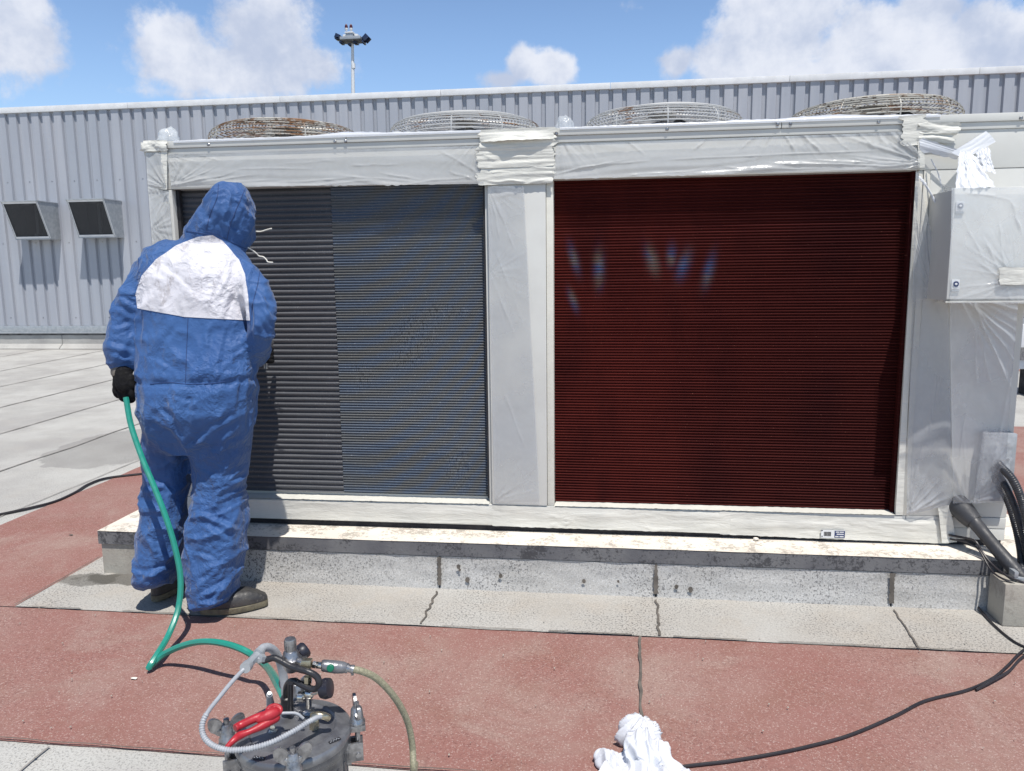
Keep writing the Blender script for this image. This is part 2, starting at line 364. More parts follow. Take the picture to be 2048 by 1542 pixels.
def m_coil_red(spots):
    m, nt, p, g, pos = new('fin_coil_maroon_coating')
    s = g.sep(pos)
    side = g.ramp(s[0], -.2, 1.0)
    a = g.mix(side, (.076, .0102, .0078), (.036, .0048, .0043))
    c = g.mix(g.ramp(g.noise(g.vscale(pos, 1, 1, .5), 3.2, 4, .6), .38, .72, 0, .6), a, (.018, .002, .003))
    l1 = g.ramp(g.m('SINE', g.m('MULTIPLY', s[2], 2*math.pi/.0127)), .5, 1., 0, .45)
    l2 = g.ramp(g.m('SINE', g.m('MULTIPLY', s[2], 2*math.pi/.0254)), .86, 1., 0, .25)
    var = g.ramp(g.noise(g.vscale(pos, 1.2, 1, 30), 1, 3, .7), .35, .65, .25, 1.)
    c = g.mix(g.m('MULTIPLY', l1, var), c, (.085, .013, .011))
    c = g.mix(g.m('MULTIPLY', l2, var), c, (.16, .038, .034))
    nick = g.ramp(g.noise(g.vscale(pos, 170, 1, 120), 1.2, 2, .8), .70, .76, 0, .7)
    c = g.mix(nick, c, (.30, .12, .08))
    tot = None
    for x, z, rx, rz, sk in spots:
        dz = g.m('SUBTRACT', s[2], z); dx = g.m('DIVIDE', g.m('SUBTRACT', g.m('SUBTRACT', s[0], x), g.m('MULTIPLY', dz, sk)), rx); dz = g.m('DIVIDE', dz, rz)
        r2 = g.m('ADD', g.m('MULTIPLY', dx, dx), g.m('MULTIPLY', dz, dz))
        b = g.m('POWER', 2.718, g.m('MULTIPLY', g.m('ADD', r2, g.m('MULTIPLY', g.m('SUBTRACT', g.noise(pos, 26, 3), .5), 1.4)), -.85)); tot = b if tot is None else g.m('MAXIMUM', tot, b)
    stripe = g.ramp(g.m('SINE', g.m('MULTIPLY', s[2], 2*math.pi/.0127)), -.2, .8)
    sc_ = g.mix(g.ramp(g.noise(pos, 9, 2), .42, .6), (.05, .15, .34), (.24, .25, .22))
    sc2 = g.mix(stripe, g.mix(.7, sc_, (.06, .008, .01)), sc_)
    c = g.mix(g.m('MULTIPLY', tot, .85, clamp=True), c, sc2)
    g.l(c, p.inputs['Base Color']); p.inputs['Roughness'].default_value = .7; p.inputs['Specular IOR Level'].default_value = .1
    g.l(g.bump(g.noise(g.vscale(pos, 400, 1, 60), 1, 2), .4, .002), p.inputs['Normal']); return m

def m_film(name, alpha, c=(.80, .81, .82), rough=.20, blotch=.15, bs=14):
    m, nt, p, g, pos = new(name)
    p.inputs['Base Color'].default_value = (*c, 1); p.inputs['Roughness'].default_value = rough
    a = g.ramp(g.noise(pos, 3.5, 4, .6), .3, .7, alpha-blotch, min(1, alpha+blotch))
    g.l(a, p.inputs['Alpha'])
    h = g.m('ADD', g.noise(pos, bs, 5, .6, .8), g.m('MULTIPLY', g.vor(g.vadd(pos, (1, 2, 3)), bs*.8), .4))
    g.l(g.bump(h, .14, .010), p.inputs['Normal'])
    return m
M['film'] = m_film('clouded_masking_film', .42, (.50, .52, .55))
M['filmdense'] = m_film('dense_masking_film', .55, (.57, .58, .58), .2, .1)
M['filmwhite'] = m_film('bunched_masking_film', .85, (.66, .68, .72), .25, .05, 30)
M['filmclear'] = m_film('thin_clear_film', .30, (.75, .79, .82), .15, .12, 30)

def m_tape():
    m, nt, p, g, pos = new('cream_masking_tape')
    c = g.mix(g.ramp(g.noise(pos, 7, 4), .35, .65), (.66, .65, .595), (.60, .595, .55))
    c = g.mix(g.ramp(g.noise(g.vscale(pos, 1, 1, 4), 6, 5, .6), .62, .8, 0, .5), c, (.50, .49, .45))
    g.l(c, p.inputs['Base Color']); p.inputs['Roughness'].default_value = .55
    h = g.m('ADD', g.noise(g.vscale(pos, 5, 5, 26), 1.2, 4, .6, .6), g.m('MULTIPLY', g.noise(pos, 60, 3), .15))
    g.l(g.bump(h, .5, .010), p.inputs['Normal']); return m
M['tape'] = m_tape()

def m_cloth(name, a, b, c3, stain, st0=.66):
    """paper-like crumpled coverall fabric: facets from warped cells plus fine creases"""
    m, nt, p, g, pos = new(name)
    c = g.mix(g.ramp(g.noise(pos, 5, 5, .6), .35, .65), a, b)
    c = g.mix(g.ramp(g.noise(g.vadd(pos, (5, 5, 5)), 2.6, 3), .5, .75, 0, .6), c, c3)
    c = g.mix(g.ramp(g.noise(g.vscale(pos, 1.3, 1, .6), 11, 6, .7), st0, st0+.14, 0, .6), c, stain)
    g.l(c, p.inputs['Base Color']); p.inputs['Roughness'].default_value = .62; p.inputs['Specular IOR Level'].default_value = .35
    p.inputs['Sheen Weight'].default_value = .15
    w = N(nt, 'ShaderNodeTexNoise', i_Scale=5., i_Detail=3.); g.l(pos, w.inputs['Vector'])
    wv = nt.nodes.new('ShaderNodeVectorMath'); wv.operation = 'SCALE'; g.l(w.outputs['Color'], wv.inputs[0]); wv.inputs['Scale'].default_value = .11
    q = g.vadd(g.vscale(pos, 1, 1, 1.0), wv.outputs[0])
    v1 = g.vor(g.vscale(q, 1.1, 1.1, .75), 13); v2 = g.vor(g.vadd(q, (3, 7, 1)), 44)
    rg = g.m('ABSOLUTE', g.m('SUBTRACT', g.noise(g.vadd(q, (9, 1, 4)), 24, 3, .6), .5))
    h = g.m('ADD', g.m('MULTIPLY', v1, 1.2), g.m('ADD', g.m('MULTIPLY', v2, .22), g.m('MULTIPLY', rg, -1.1)))
    sel = g.ramp(g.noise(pos, 3.4, 2), .34, .62, .28, 1.)
    g.l(g.bump(g.m('MULTIPLY', h, sel), .75, .022), p.inputs['Normal'])
    return m
M['blue'] = m_cloth('blue_coverall_fabric', (.027, .085, .245), (.034, .10, .27), (.022, .068, .20), (.075, .12, .22))
M['white'] = m_cloth('white_coverall_fabric', (.66, .65, .70), (.58, .57, .61), (.48, .46, .49), (.30, .27, .27), .55)
M['seamblue'] = mat('seam_stitching', (.02, .05, .16), .7)

def m_rust(nm, th):
    m, nt, p, g, pos = new(nm)
    c = g.mix(g.ramp(g.noise(pos, 7, 6, .7), th, th+.10), (.52, .50, .45), (.27, .145, .075))
    c = g.mix(g.ramp(g.noise(pos, 40, 3), .56, .64), c, (.10, .07, .05))
    g.l(c, p.inputs['Base Color']); p.inputs['Roughness'].default_value = .55; p.inputs['Metallic'].default_value = .3; return m
M['rustwire'] = m_rust('rusty_galvanised_wire', .47)
M['rustpart'] = m_rust('part_rusted_wire', .53)
def m_wire():
    m, nt, p, g, pos = new('galvanised_wire')
    c = g.mix(g.ramp(g.noise(pos, 5, 6, .7), .56, .64), (.56, .56, .55), (.26, .13, .06))
    g.l(c, p.inputs['Base Color']); p.inputs['Roughness'].default_value = .5; p.inputs['Metallic'].default_value = .3; return m
M['wire'] = m_wire()
def m_mesh():
    m, nt, p, g, pos = new('fine_bird_mesh')
    s = g.sep(pos)
    a = g.m('ABSOLUTE', g.m('SINE', g.m('MULTIPLY', g.m('ADD', s[0], s[2]), 105))); b = g.m('ABSOLUTE', g.m('SINE', g.m('MULTIPLY', g.m('SUBTRACT', s[0], s[2]), 105)))
    h = g.ramp(g.m('MINIMUM', a, b), .30, .12, .72, 1)
    p.inputs['Base Color'].default_value = (.045, .047, .052, 1); p.inputs['Roughness'].default_value = .7; g.l(h, p.inputs['Alpha']); return m
M['birdmesh'] = m_mesh()
# ================================================================== the setting
def sheet(name, x0, x1, y0, y1, z, m, wob=0.0, kind='structure', nx=60, ny=20, seed=0):
    bm = nb()
    def f(u, v):
        x = x0+(x1-x0)*u; y = y0+(y1-y0)*v
        if wob:
            e = wob*nz(x*3.1+seed, y*3.1, 1.7)+wob*.5*nz(x*13+seed, y*13, 4.)
            if v in (0, 1): y += e
            if u in (0, 1): x += e
        return (x, y, z)
    grid(bm, f, nx, ny); o = obj(name, bm, m, smooth=False); tag(o, kind=kind); return o
sheet('roof_deck', -70, 70, -14, 90, 0, M['palefelt'], nx=4, ny=4)
sheet('red_path', -3.48, 12, 1.98, 2.87, .004, M['redfelt'], .006, nx=240, ny=12, seed=1)
sheet('red_path', -3.48, -2.55, 2.874, 7.3, .0042, M['redfelt'], .008, nx=20, ny=80, seed=3)
sheet('red_path', -14, -3.484, 1.98, 2.87, .004, M['redfelt'], .006, nx=100, ny=12, seed=5)
sheet('red_path', 2.05, 12, 4.6, 7.25, .004, M['redfelt'], .006, nx=60, ny=20, seed=7)
sheet('red_path', 2.05, 14, 11.2, 13.6, .004, M['redfelt'], .006, nx=60, ny=20, seed=9)
sheet('felt_apron', -2.55, 2.6, 2.87, 3.6, .008, M['apron'], .006, nx=200, ny=10, seed=2)
# lap joints of the roofing felt, thin raised sheets
bm = nb()
def strip(bm, pts, w, z=.0125):
    P = [Vector((*p[:2], 0)) for p in pts]; prev = None
    for i, p in enumerate(P):
        t = (P[min(i+1, len(P)-1)]-P[max(0, i-1)]).normalized(); n_ = Vector((-t.y, t.x, 0)); ww = w*(1+.5*nz(p.x*9, p.y*9))
        a = bm.verts.new((p.x+n_.x*ww/2, p.y+n_.y*ww/2, z)); b = bm.verts.new((p.x-n_.x*ww/2, p.y-n_.y*ww/2, z))
        if prev: bm.faces.new((prev[0], a, b, prev[1]))
        prev = (a, b)
def wpts(a, b, n=60, amp=.008, seed=0):
    a = Vector(a); b = Vector(b)
    return [a.lerp(b, i/n) + Vector((amp*nz(i*.21+seed, 3.3), amp*nz(i*.17+seed, 9.3))) for i in range(n+1)]
for i, (xa, ya, xb, yb) in enumerate([(-10.4, 9, -11.1, 14), (-9.0, 9, -9.72, 13.95), (-7.85, 8.3, -8.3, 13.9), (-6.6, 6.9, -7.1, 13.9), (-5.5, 5.8, -5.95, 13.9), (-4.43, 4.5, -4.75, 13.9), (-11.9, 11, -12.4, 13.9)]):
    strip(bm, wpts((xa, ya), (xb, yb), 80, .02, i*7), .022 if i < 4 else .018, .006)
strip(bm, wpts((-3.60, 3.4), (-3.62, 7.2), 60, .012, 50), .008, .006)
strip(bm, wpts((-1.72, .8), (-1.68, 1.968), 30, .01, 60), .007, .006)
for k, x in enumerate((-4.9, 1.4, 4.0)): strip(bm, wpts((x, .6), (x+.03, 1.968), 30, .01, 63+k), .007, .006)
tag(obj('felt_lap', bm, M['seamlight'], smooth=False), kind='structure')
bm = nb()
strip(bm, wpts((.128, 2.862), (.104, 1.985), 60, .006, 70), .010, .0135)
strip(bm, wpts((-.749, 3.20), (-.749, 2.875), 40, .012, 75), .009, .0135)
strip(bm, wpts((.212, 3.20), (.205, 2.875), 40, .01, 80), .010, .0135)
strip(bm, wpts((1.185, 3.2), (1.161, 2.875), 40, .006, 85), .006, .0135)
for seg in range(9):
    a = -2.5+seg*.45+.1*random.random()
    strip(bm, wpts((a, 2.871), (a+.2+.2*random.random(), 2.871), 40, .004, 90+seg), .003+.003*random.random(), .0135)
strip(bm, wpts((-3.4, 1.982), (4, 1.982), 300, .006, 99), .004, .0135)
strip(bm, wpts((-2.552, 2.88), (-2.552, 3.45), 40, .006, 99), .006, .0135)
tag(obj('bitumen_seam', bm, M['seam'], smooth=False), kind='structure')
# grit and small litter on the felt
bm = nb()
for _ in range(260):
    x = random.uniform(-3.2, 2.2); y = random.uniform(1.7, 3.1); r_ = random.choice((.0015, .002, .003))
    ball(bm, (x, y, .012+r_*.6), r_, r_*1.4, r_*.7, 1)
tag(obj('grit', bm, M['concrete']), kind='stuff', label='scattered pale grit lying on the red walkway felt')

# ------------------------------------------------------------------ factory wall behind
YW = 14.1
W_ = empty('factory_building', (-2, YW, 0), 'long pale blue grey ribbed metal clad building behind the cooling unit', 'building')
PITCH = .2355
bm = nb(); xs = []
x = -24.0+.03
prof = [(0, 0), (.150, 0), (.165, .045), (.2205, .045)]
while x < 26:
    for dx, dy in prof: xs.append((x+dx, YW+dy))
    x += PITCH
lo = [bm.verts.new((a, b, .46)) for a, b in xs]; hi = [bm.verts.new((a, b, 4.55)) for a, b in xs]
for i in range(len(xs)-1): bm.faces.new((lo[i], lo[i+1], hi[i+1], hi[i]))
obj('cladding', bm, M['clad'], W_, smooth=False)
bm = nb(); x = -24
while x < 26:
    box(bm, x+.002, x+2.996, YW-.03, YW+.5, 4.54, 4.645, .004); x += 3.0
obj('parapet_cap', bm, M['whitepaint'], W_, angle=20)
bm = nb(); box(bm, -24, 26, YW-.035, YW+.03, .31, .458, .004); box(bm, -24, 26, YW-.075, YW-.035, .31, .33)
obj('base_flashing', bm, M['galv'], W_)
bm = nb(); box(bm, -24, 26, YW-.02, YW+.3, 0, .309); obj('kerb', bm, M['tarband'], W_)
bm = nb(); box(bm, -24, 26, YW+.5, YW+30, 0, 4.56); obj('roof', bm, M['galv'], W_)
bm = nb()
for zz in (3.25, 2.08, .62):
    x = -24+.03+.075
    while x < 26:
        lathe(bm, (x, YW-.001, zz+.004*nz(x*3, zz)), [(.011, 0), (.011, .004), (.006, .006)], (0, -1, 0), 6); x += PITCH*2 if zz > 3 else PITCH*3
tag(obj('cladding_screws', bm, M['steel'], W_), kind='stuff')
# felt upstand dressed up the kerb, in separate lengths
bm = nb(); x = -24.4
while x < 26:
    def up(u, v, x=x):
        X = x+.006+u*1.50; t = v
        if t < .5: a = t/.5; return (X, YW-.03-.005*nz(X*5, a), .27-.17*a+.006*nz(X*7, 2))
        a = (t-.5)/.5*math.pi/2; return (X, YW-.03-.11*math.sin(a), .1-.09*math.sin(a)*1-.0*a)
    grid(bm, up, 20, 12); x += 1.512
obj('felt_upstand', bm, M['palefelt'], W_)

def hood(x0, x1, zt, zb, dt, db, label, platem, extra):
    t = empty('vent_hood', ((x0+x1)/2, YW, zb), label, 'vent hood', 'vent hoods on the factory wall')
    th = .018; yt = YW-dt; yb = YW-db
    bm = nb()
    box(bm, x0-.01, x1+.01, yt-.02, YW-.004, zt, zt+.022, .003)
    box(bm, x0, x1, yb, YW-.004, zb-.02, zb, .003)
    for xx in (x0, x1-th):
        vs = [(yt, zt), (YW-.004, zt), (YW-.004, zb), (yb, zb)]
        a = [bm.verts.new((xx, y, z-.001)) for y, z in vs]; b = [bm.verts.new((xx+th, y, z-.001)) for y, z in vs]
        bm.faces.new(a); bm.faces.new(b[::-1])
        for i in range(4): bm.faces.new((a[i], b[i], b[(i+1) % 4], a[(i+1) % 4]))
    obj('shell', bm, M['galv'], t, smooth=False)
    bm = nb()
    d = Vector((0, yb-yt, zb-zt)); n_ = Vector((0, d.z, -d.y)).normalized()*-1
    def fr(xa, xb, s0, s1):
        vs = []
        for xx in (xa, xb):
            for s_ in (s0, s1):
                for o in (0, .012):
                    p = Vector((xx, yt, zt)) + d*s_ - n_*o*(-1); vs.append(bm.verts.new(p))
        for q in ((0, 1, 3, 2), (4, 6, 7, 5), (0, 4, 5, 1), (2, 3, 7, 6), (0, 2, 6, 4), (1, 5, 7, 3)): bm.faces.new([vs[i] for i in q])
    fr(x0-.004, x0+.028, 0, 1); fr(x1-.024, x1+.004, 0, 1); fr(x0+.028, x1-.024, 0, .05); fr(x0+.028, x1-.024, .95, 1)
    obj('frame', bm, M['whitepaint'], t, smooth=False)
    bm = nb(); vs = [bm.verts.new(Vector((xx, yt+.02, zt)) + d*s_) for xx, s_ in ((x0+.02, 0), (x1-.02, 0), (x1-.02, 1), (x0+.02, 1))]; bm.faces.new(vs)
    obj('mesh_screen', bm, M['birdmesh'], t, smooth=False)
    bm = nb(); box(bm, x0+.02, x1-.02, YW-.012, YW-.006, zb+.002, zt-.01)
    obj('back_plate', bm, platem, t)
    bm = nb(); box(bm, x0+.30, x0+.36, YW-.10, YW-.05, zb+.002, zt-.01)
    if extra: box(bm, x0+.33, x0+.40, YW-.2, YW-.14, zb+.002, zb+.10)
    obj('duct_bracket', bm, M['steel'], t)
M['ductblack'] = mat('near_black_duct', (.02, .02, .022), .7, 0, (.012, .012, .012), 6, .8, dirt=(.035, .022, .014), ds=8)  # near-black back plates that keep the hood openings dark
M['ductslate'] = mat('dark_slate_duct', (.035, .042, .05), .7, 0, (.02, .02, .022), 6, .8, dirt=(.04, .025, .018), ds=6)
hood(-11.36, -10.63, 2.82, 2.155, .57, .30, 'square metal vent hood with dark opening, the one nearest the left edge of the photo', M['ductblack'], True)
hood(-10.05, -9.30, 2.83, 2.17, .54, .29, 'square metal vent hood with bright wire mesh along its top, beside the man in blue', M['ductslate'], False)

# ------------------------------------------------------------------ floodlight mast far behind
Lm = empty('light_mast', (-32.6, 100, 0), 'tall pale pole with cluster of floodlights and two small beacons rising beyond the roof', 'light mast')
P0 = at(706, 178, 100); bm = nb()
tube(bm, [Vector((P0.x-.05, 100, 0)), at(706, 178, 100), at(705, 88, 100)], [.42, .24, .17], 12)
lathe(bm, at(706.5, 132, 100)-Vector((0, 0, .3)), [(.26, 0), (.26, .6)], seg=12)
obj('pole', bm, M['whitepaint'], Lm)
def B(px0, py0, px1, py1, dy=.8, nm='b', mm='whitepaint', tilt=0):
    bm = nb(); a = at(px0, py0, 100); b = at(px1, py1, 100); c = (a+b)/2
    X = Vector(((b.x-a.x)/2*math.cos(tilt), 0, (b.x-a.x)/2*math.sin(tilt))); h = abs(a.z-b.z)/2
    obox(bm, c, X, (0, dy, 0), (-h*math.sin(tilt), 0, h*math.cos(tilt)), .05)
    return obj(nm, bm, M[mm], Lm)
B(685, 78, 726, 82, 1.1, 'platform', 'galv'); B(696, 69, 710, 80, .9, 'platform_hub', 'galv'); B(711, 70, 718, 77, .5, 'gear_box'); B(688, 71, 695, 77, .5, 'gear_box')
B(694, 68, 711, 70, 1, 'hoop', 'whitepaint')
for q in ((672, 70, 682, 79, -.45), (727, 72, 739, 82, .75), (681, 84, 687, 88, 0), (698, 89, 704, 92, 0), (708, 85, 716, 88, 0), (672, 76, 681, 80, -.1), (726, 82, 730, 88, 0)):
    B(q[0], q[1], q[2], q[3], .6, 'floodlight', 'deepblue', q[4])
for px in (692.5, 702):
    bm = nb(); a = at(px, 54, 100); lathe(bm, a-Vector((0, 0, .45)), [(.12, 0), (.2, .15), (.2, .3)], seg=10); b1 = obj('beacon', bm, M['whitepaint'], Lm)
    bm = nb(); lathe(bm, a-Vector((0, 0, .15)), [(.2, 0), (.2, .25), (.08, .5)], seg=10); obj('beacon_cap', bm, M['redlamp'], b1)
    bm = nb(); tube(bm, [a-Vector((0, 0, .45)), at(px+1, 69, 100)], .03, 6); obj('beacon_stem', bm, M['galv'], Lm)

# ------------------------------------------------------------------ steel frame lying on the roof at the far right
T = empty('beam_stack', (4.9, 9.0, 0), 'stacked white steel beams on dark blocks behind the unit at the right edge', 'beam stack')
for k, (z0, z1, m_) in enumerate(((.55, .80, 'whitepaint'), (.80, .86, 'galv'), (.92, 1.05, 'whitepaint'), (.30, .40, 'whitepaint'))):
    bm = nb(); box(bm, 4.42, 8.5, 8.9+k*.04, 9.2+k*.04, z0, z1, .008); obj('beam', bm, M[m_], T)
for k in range(3):
    bm = nb(); box(bm, 4.60+k*1.6, 4.85+k*1.6, 8.85, 9.25, 0, .299, .01); obj('support_block', bm, M['dark'], T)
    bm = nb(); box(bm, 4.47+k*1.6, 4.53+k*1.6, 9.0, 9.06, .401, .549); obj('spacer', bm, M['steel'], T)
# ------------------------------------------------------------------ plinth
YU = 3.42
PL = empty('plinth', (-.2, 3.25, 0), 'long low concrete plinth with flaking cream top carrying the cooling unit', 'plinth')
bm = nb()
def ptop(u, v):
    x = -2.41+u*4.35; y = 3.25+v*1.7
    return (x, y + (.004*nz(x*8, 1) if v == 0 else 0), .222+.0015*nz(x*6, y*6))
grid(bm, ptop, 160, 30); obj('painted_top', bm, M['painted_top'], PL)
bm = nb(); box(bm, -2.408, 1.938, 3.252, 4.94, .158, .2195)
obj('edge_band', bm, M['tarband'], PL, smooth=False)
bm = nb(); box(bm, -2.40, 1.93, 3.262, 4.93, 0, .157); obj('base', bm, M['concrete'], PL)
for a, b in ((-1.78, -.752), (-.746, .207), (.217, 1.183), (1.190, 1.93)):
    bm = nb()
    def up(u, v, a=a, b=b):
        x = a+(b-a)*u; e = .004*nz(x*9, v*3)
        return (x, 3.256+e-.016*v**2, .154-.147*v)
    grid(bm, up, 60, 16); obj('felt_upstand', bm, M['whitefelt'], PL)
for x in (-.749, .212, 1.187):
    bm = nb()
    pts = [(x+.004*nz(i, x*9), 3.246-.01*(i/20), .155-.13*i/20) for i in range(21)]
    for i in range(20):
        w = .009+.006*nz(i*.6, x*31)
        a, b = Vector(pts[i]), Vector(pts[i+1])
        if i == 0: v0 = (bm.verts.new(a+Vector((-w, 0, 0))), bm.verts.new(a+Vector((w, 0, 0))))
        v1 = (bm.verts.new(b+Vector((-w, 0, 0))), bm.verts.new(b+Vector((w, 0, 0)))); bm.faces.new((v0[0], v0[1], v1[1], v1[0])); v0 = v1
    obj('bitumen_joint', bm, M['seam'], PL)
for k, (x, z) in enumerate([(-.655, .10), (-.66, .115), (-.47, .08), (-.62, .055), (-.1, .07), (-.75, .05), (.05, .075), (.3, .06), (.36, .05)]):
    w = .005+.006*random.random(); bm = nb()
    bm.faces.new([bm.verts.new((x+w*math.cos(a)*(1+.4*nz(a, k)), 3.2385+.016*(z-.1), z+w*1.3*math.sin(a))) for a in [i*.5 for i in range(12)]])
    obj('bitumen_patch', bm, M['seam'], PL, smooth=False)
# stray pebble of mortar on the plinth top
p = atz(1512, 1078, .23); bm = nb(); ball(bm, p, .012, .010, .008, 2)
for v in bm.verts: v.co += Vector((nz(*(v.co*90)), nz(*(v.co*80)), 0))*.004
tag(obj('mortar_crumb', bm, M['painted_top'], base=p), 'small pale crumb of mortar on the plinth edge below the sticker', 'rubble')

# ------------------------------------------------------------------ cooling unit
U = empty('cooling_unit', (-.2, YU, .222), 'long beige rooftop condenser unit with four wire fan guards and two finned coils', 'cooling unit')
YB = 4.62; ZT = 2.025
def part(name, m, fn, **k):
    bm = nb(); fn(bm); return obj(name, bm, M[m] if isinstance(m, str) else m, U, **k)
part('base_rail', 'dark', lambda b: box(b, -2.11, 1.69, YU+.012, YB, .2235, .2495, .002))
part('sill', 'casing', lambda b: (box(b, -2.115, 1.29, YU, YU+.075, .25, .350, .003), box(b, -2.0, 1.25, YU+.075, YU+.10, .25, .372, .002)))
part('corner_post', 'casing', lambda b: (box(b, -2.12, -2.002, YU+.001, YU+.12, .3515, 1.812, .004)))
part('centre_post', 'casing', lambda b: (box(b, -.530, -.275, YU-.004, YU+.11, .3515, 1.812, .004), box(b, -.546, -.5305, YU+.02, YU+.1, .3515, 1.812, .002)))
part('post_channel', 'trim', lambda b: (box(b, -.2735, -.243, YU+.004, YU+.1, .3515, 1.812, .002)))
part('lintel', 'casing', lambda b: (box(b, -2.118, 1.70, YU, YU+.12, 1.813, 1.965, .003), box(b, -2.122, 1.704, YU-.006, YU+.12, 1.9655, 1.993, .003)))
part('top_cap', 'casing', lambda b: [box(b, x0, x1, YU-.014, YB+.014, 1.9935, ZT, .004) for x0, x1 in ((-2.13, -1.158), (-1.156, -.27), (-.268, .70), (.702, 1.712))])
def jamb(b):
    box(b, 1.252, 1.272, YU+.004, YU+.09, .3515, 1.812, .002); box(b, 1.273, 1.298, YU-.002, YU+.1, .3515, 1.812, .002)
part('jamb', 'trim', jamb)
part('end_panel', 'casing', lambda b: (box(b, 1.299, 1.700, YU+.002, YU+.1, .352, 1.812, .004), box(b, 1.291, 1.698, YU-.001, YU+.1, .3035, .351, .003), box(b, 1.291, 1.698, YU+.001, YU+.1, .251, .3025, .003)))
part('side_panel', 'casing', lambda b: (box(b, -2.118, -2.10, YU+.121, YB, .252, 1.993), box(b, 1.68, 1.699, YU+.101, YB, .252, 1.993), box(b, -2.118, 1.699, YB-.02, YB-.001, .252, 1.993)))
for px, py in ((417, 289), (670, 283), (691, 282), (1113, 267), (1334, 258), (1555, 248), (1581, 247), (1757, 244), (2042, 236)):
    part('cap_screw', 'steel', lambda b: lathe(b, at(px, py, YU-.014), [(.0075, 0), (.0075, .002), (.0045, .005)], (0, -1, 0), 8))

# coils: real corrugated rows, finer on the coated halves
def coil(name, x0, x1, z0, z1, pitch, amp, m, ny=6, y0=YU+.064):
    bm = nb(); n = int((z1-z0)/pitch*ny); xs = int((x1-x0)/.02)
    for_ = lambda u, v: (x0+(x1-x0)*u, y0+amp*math.cos(2*math.pi*((z0+(z1-z0)*v)/pitch))+.0012*nz((x0+(x1-x0)*u)*7, (z0+(z1-z0)*v)*40), z0+(z1-z0)*v)
    grid(bm, for_, xs, n); return obj(name, bm, m, U)
coil('coil_uncoated', -2.0, -1.265, .372, 1.83, .0255, .0055, m_coil_dark())
coil('coil_half_coated', -1.265, -.546, .372, 1.83, .0125, .0036, m_coil_blue(), y0=YU+.062)
spots = []
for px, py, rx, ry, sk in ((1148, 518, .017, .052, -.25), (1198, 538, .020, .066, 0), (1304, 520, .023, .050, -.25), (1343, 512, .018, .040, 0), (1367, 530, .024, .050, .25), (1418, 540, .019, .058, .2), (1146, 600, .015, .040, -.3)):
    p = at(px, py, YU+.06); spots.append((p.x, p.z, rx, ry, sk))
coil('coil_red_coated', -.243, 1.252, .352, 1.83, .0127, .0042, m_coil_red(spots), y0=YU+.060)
part('coil_edge', m_coil_red([(9, 9, .1, .1, 0)]), lambda b: box(b, 1.238, 1.2515, YU+.03, YU+.09, .3525, 1.812, .001))
part('coil_backing', 'dark', lambda b: box(b, -2.0, 1.25, YU+.105, YU+.115, .3525, 1.8125))
part('coil_header', 'dark', lambda b: box(b, -.556, -.5465, YU+.03, YU+.05, .373, 1.812))
part('coil_header', 'dark', lambda b: box(b, -2.0015, -1.985, YU+.03, YU+.05, .373, 1.812))

# fan guards
for k, (cx, m_) in enumerate(((-1.68, 'rustwire'), (-.725, 'wire'), (.255, 'wire'), (1.235, 'rustpart'))):
    c = Vector((cx, 4.0, 2.03)); R0 = .375
    prof = [(R0-.004, .022), (R0+.008, .050), (R0+.010, .082), (R0-.008, .112), (R0-.05, .134), (R0-.13, .146), (.10, .154), (.055, .156)]
    pp = spline([Vector((a, 0, b)) for a, b in prof], 14)
    L = [0]
    for a, b in zip(pp, pp[1:]): L.append(L[-1]+(b-a).length)
    bm = nb(); n = 26
    def rad(s):
        for i in range(len(L)-1):
            if L[i+1] >= s: return pp[i].lerp(pp[i+1], (s-L[i])/(L[i+1]-L[i]+1e-9))
        return pp[-1]
    for i in range(n+1):
        q = rad(L[-1]*i/n); j = .003*nz(i*3.3, k)
        pts = [c+Vector((math.cos(t)*(q.x+.003*nz(t*2, i, k)), math.sin(t)*(q.x+.003*nz(t*2, i, k)), q.z+.004*nz(t, i*.3, k))) for t in [2*math.pi*a/56 for a in range(57)]]
        tube(bm, pts, .0026, 5, cap=False)
    gd = obj('fan_guard', bm, M[m_], U)
    bm = nb()
    for a in range(10):
        t = 2*math.pi*a/10+1.5*math.pi
        tube(bm, [c+Vector((math.cos(t)*q.x, math.sin(t)*q.x, q.z-.005)) for q in pp[::4]], .0030, 5)
    lathe(bm, c+Vector((0, 0, .139)), [(.07, 0), (.07, .006)], seg=20)
    obj('guard_spokes', bm, M[m_], gd)
    fb = empty('fan', c, None); fb.parent = U; fb.location = c - wloc(U)
    bm = nb(); lathe(bm, c+Vector((0, 0, -.05)), [(.075, 0), (.08, .10), (.07, .15), (.03, .16)], seg=20)
    obj('motor', bm, M['blackplastic'], fb)
    bm = nb()
    for a in range(6):
        t = 2*math.pi*a/6+k; d = Vector((math.cos(t), math.sin(t), 0)); e = Vector((-math.sin(t), math.cos(t), 0))
        vs = [bm.verts.new(c+d*r_+e*w+Vector((0, 0, .02+z))) for r_, w, z in ((.07, -.04, .03), (.33, -.10, .045), (.34, .08, -.02), (.07, .04, -.02))]
        bm.faces.new(vs)
    obj('fan_blades', bm, M['blackplastic'], fb)
    bm = nb(); lathe(bm, c, [(.385, -.004), (.385, .022), (.372, .030), (.365, .022), (.365, -.004)], seg=48, cap=False)
    obj('fan_ring', bm, M['galv'], U)

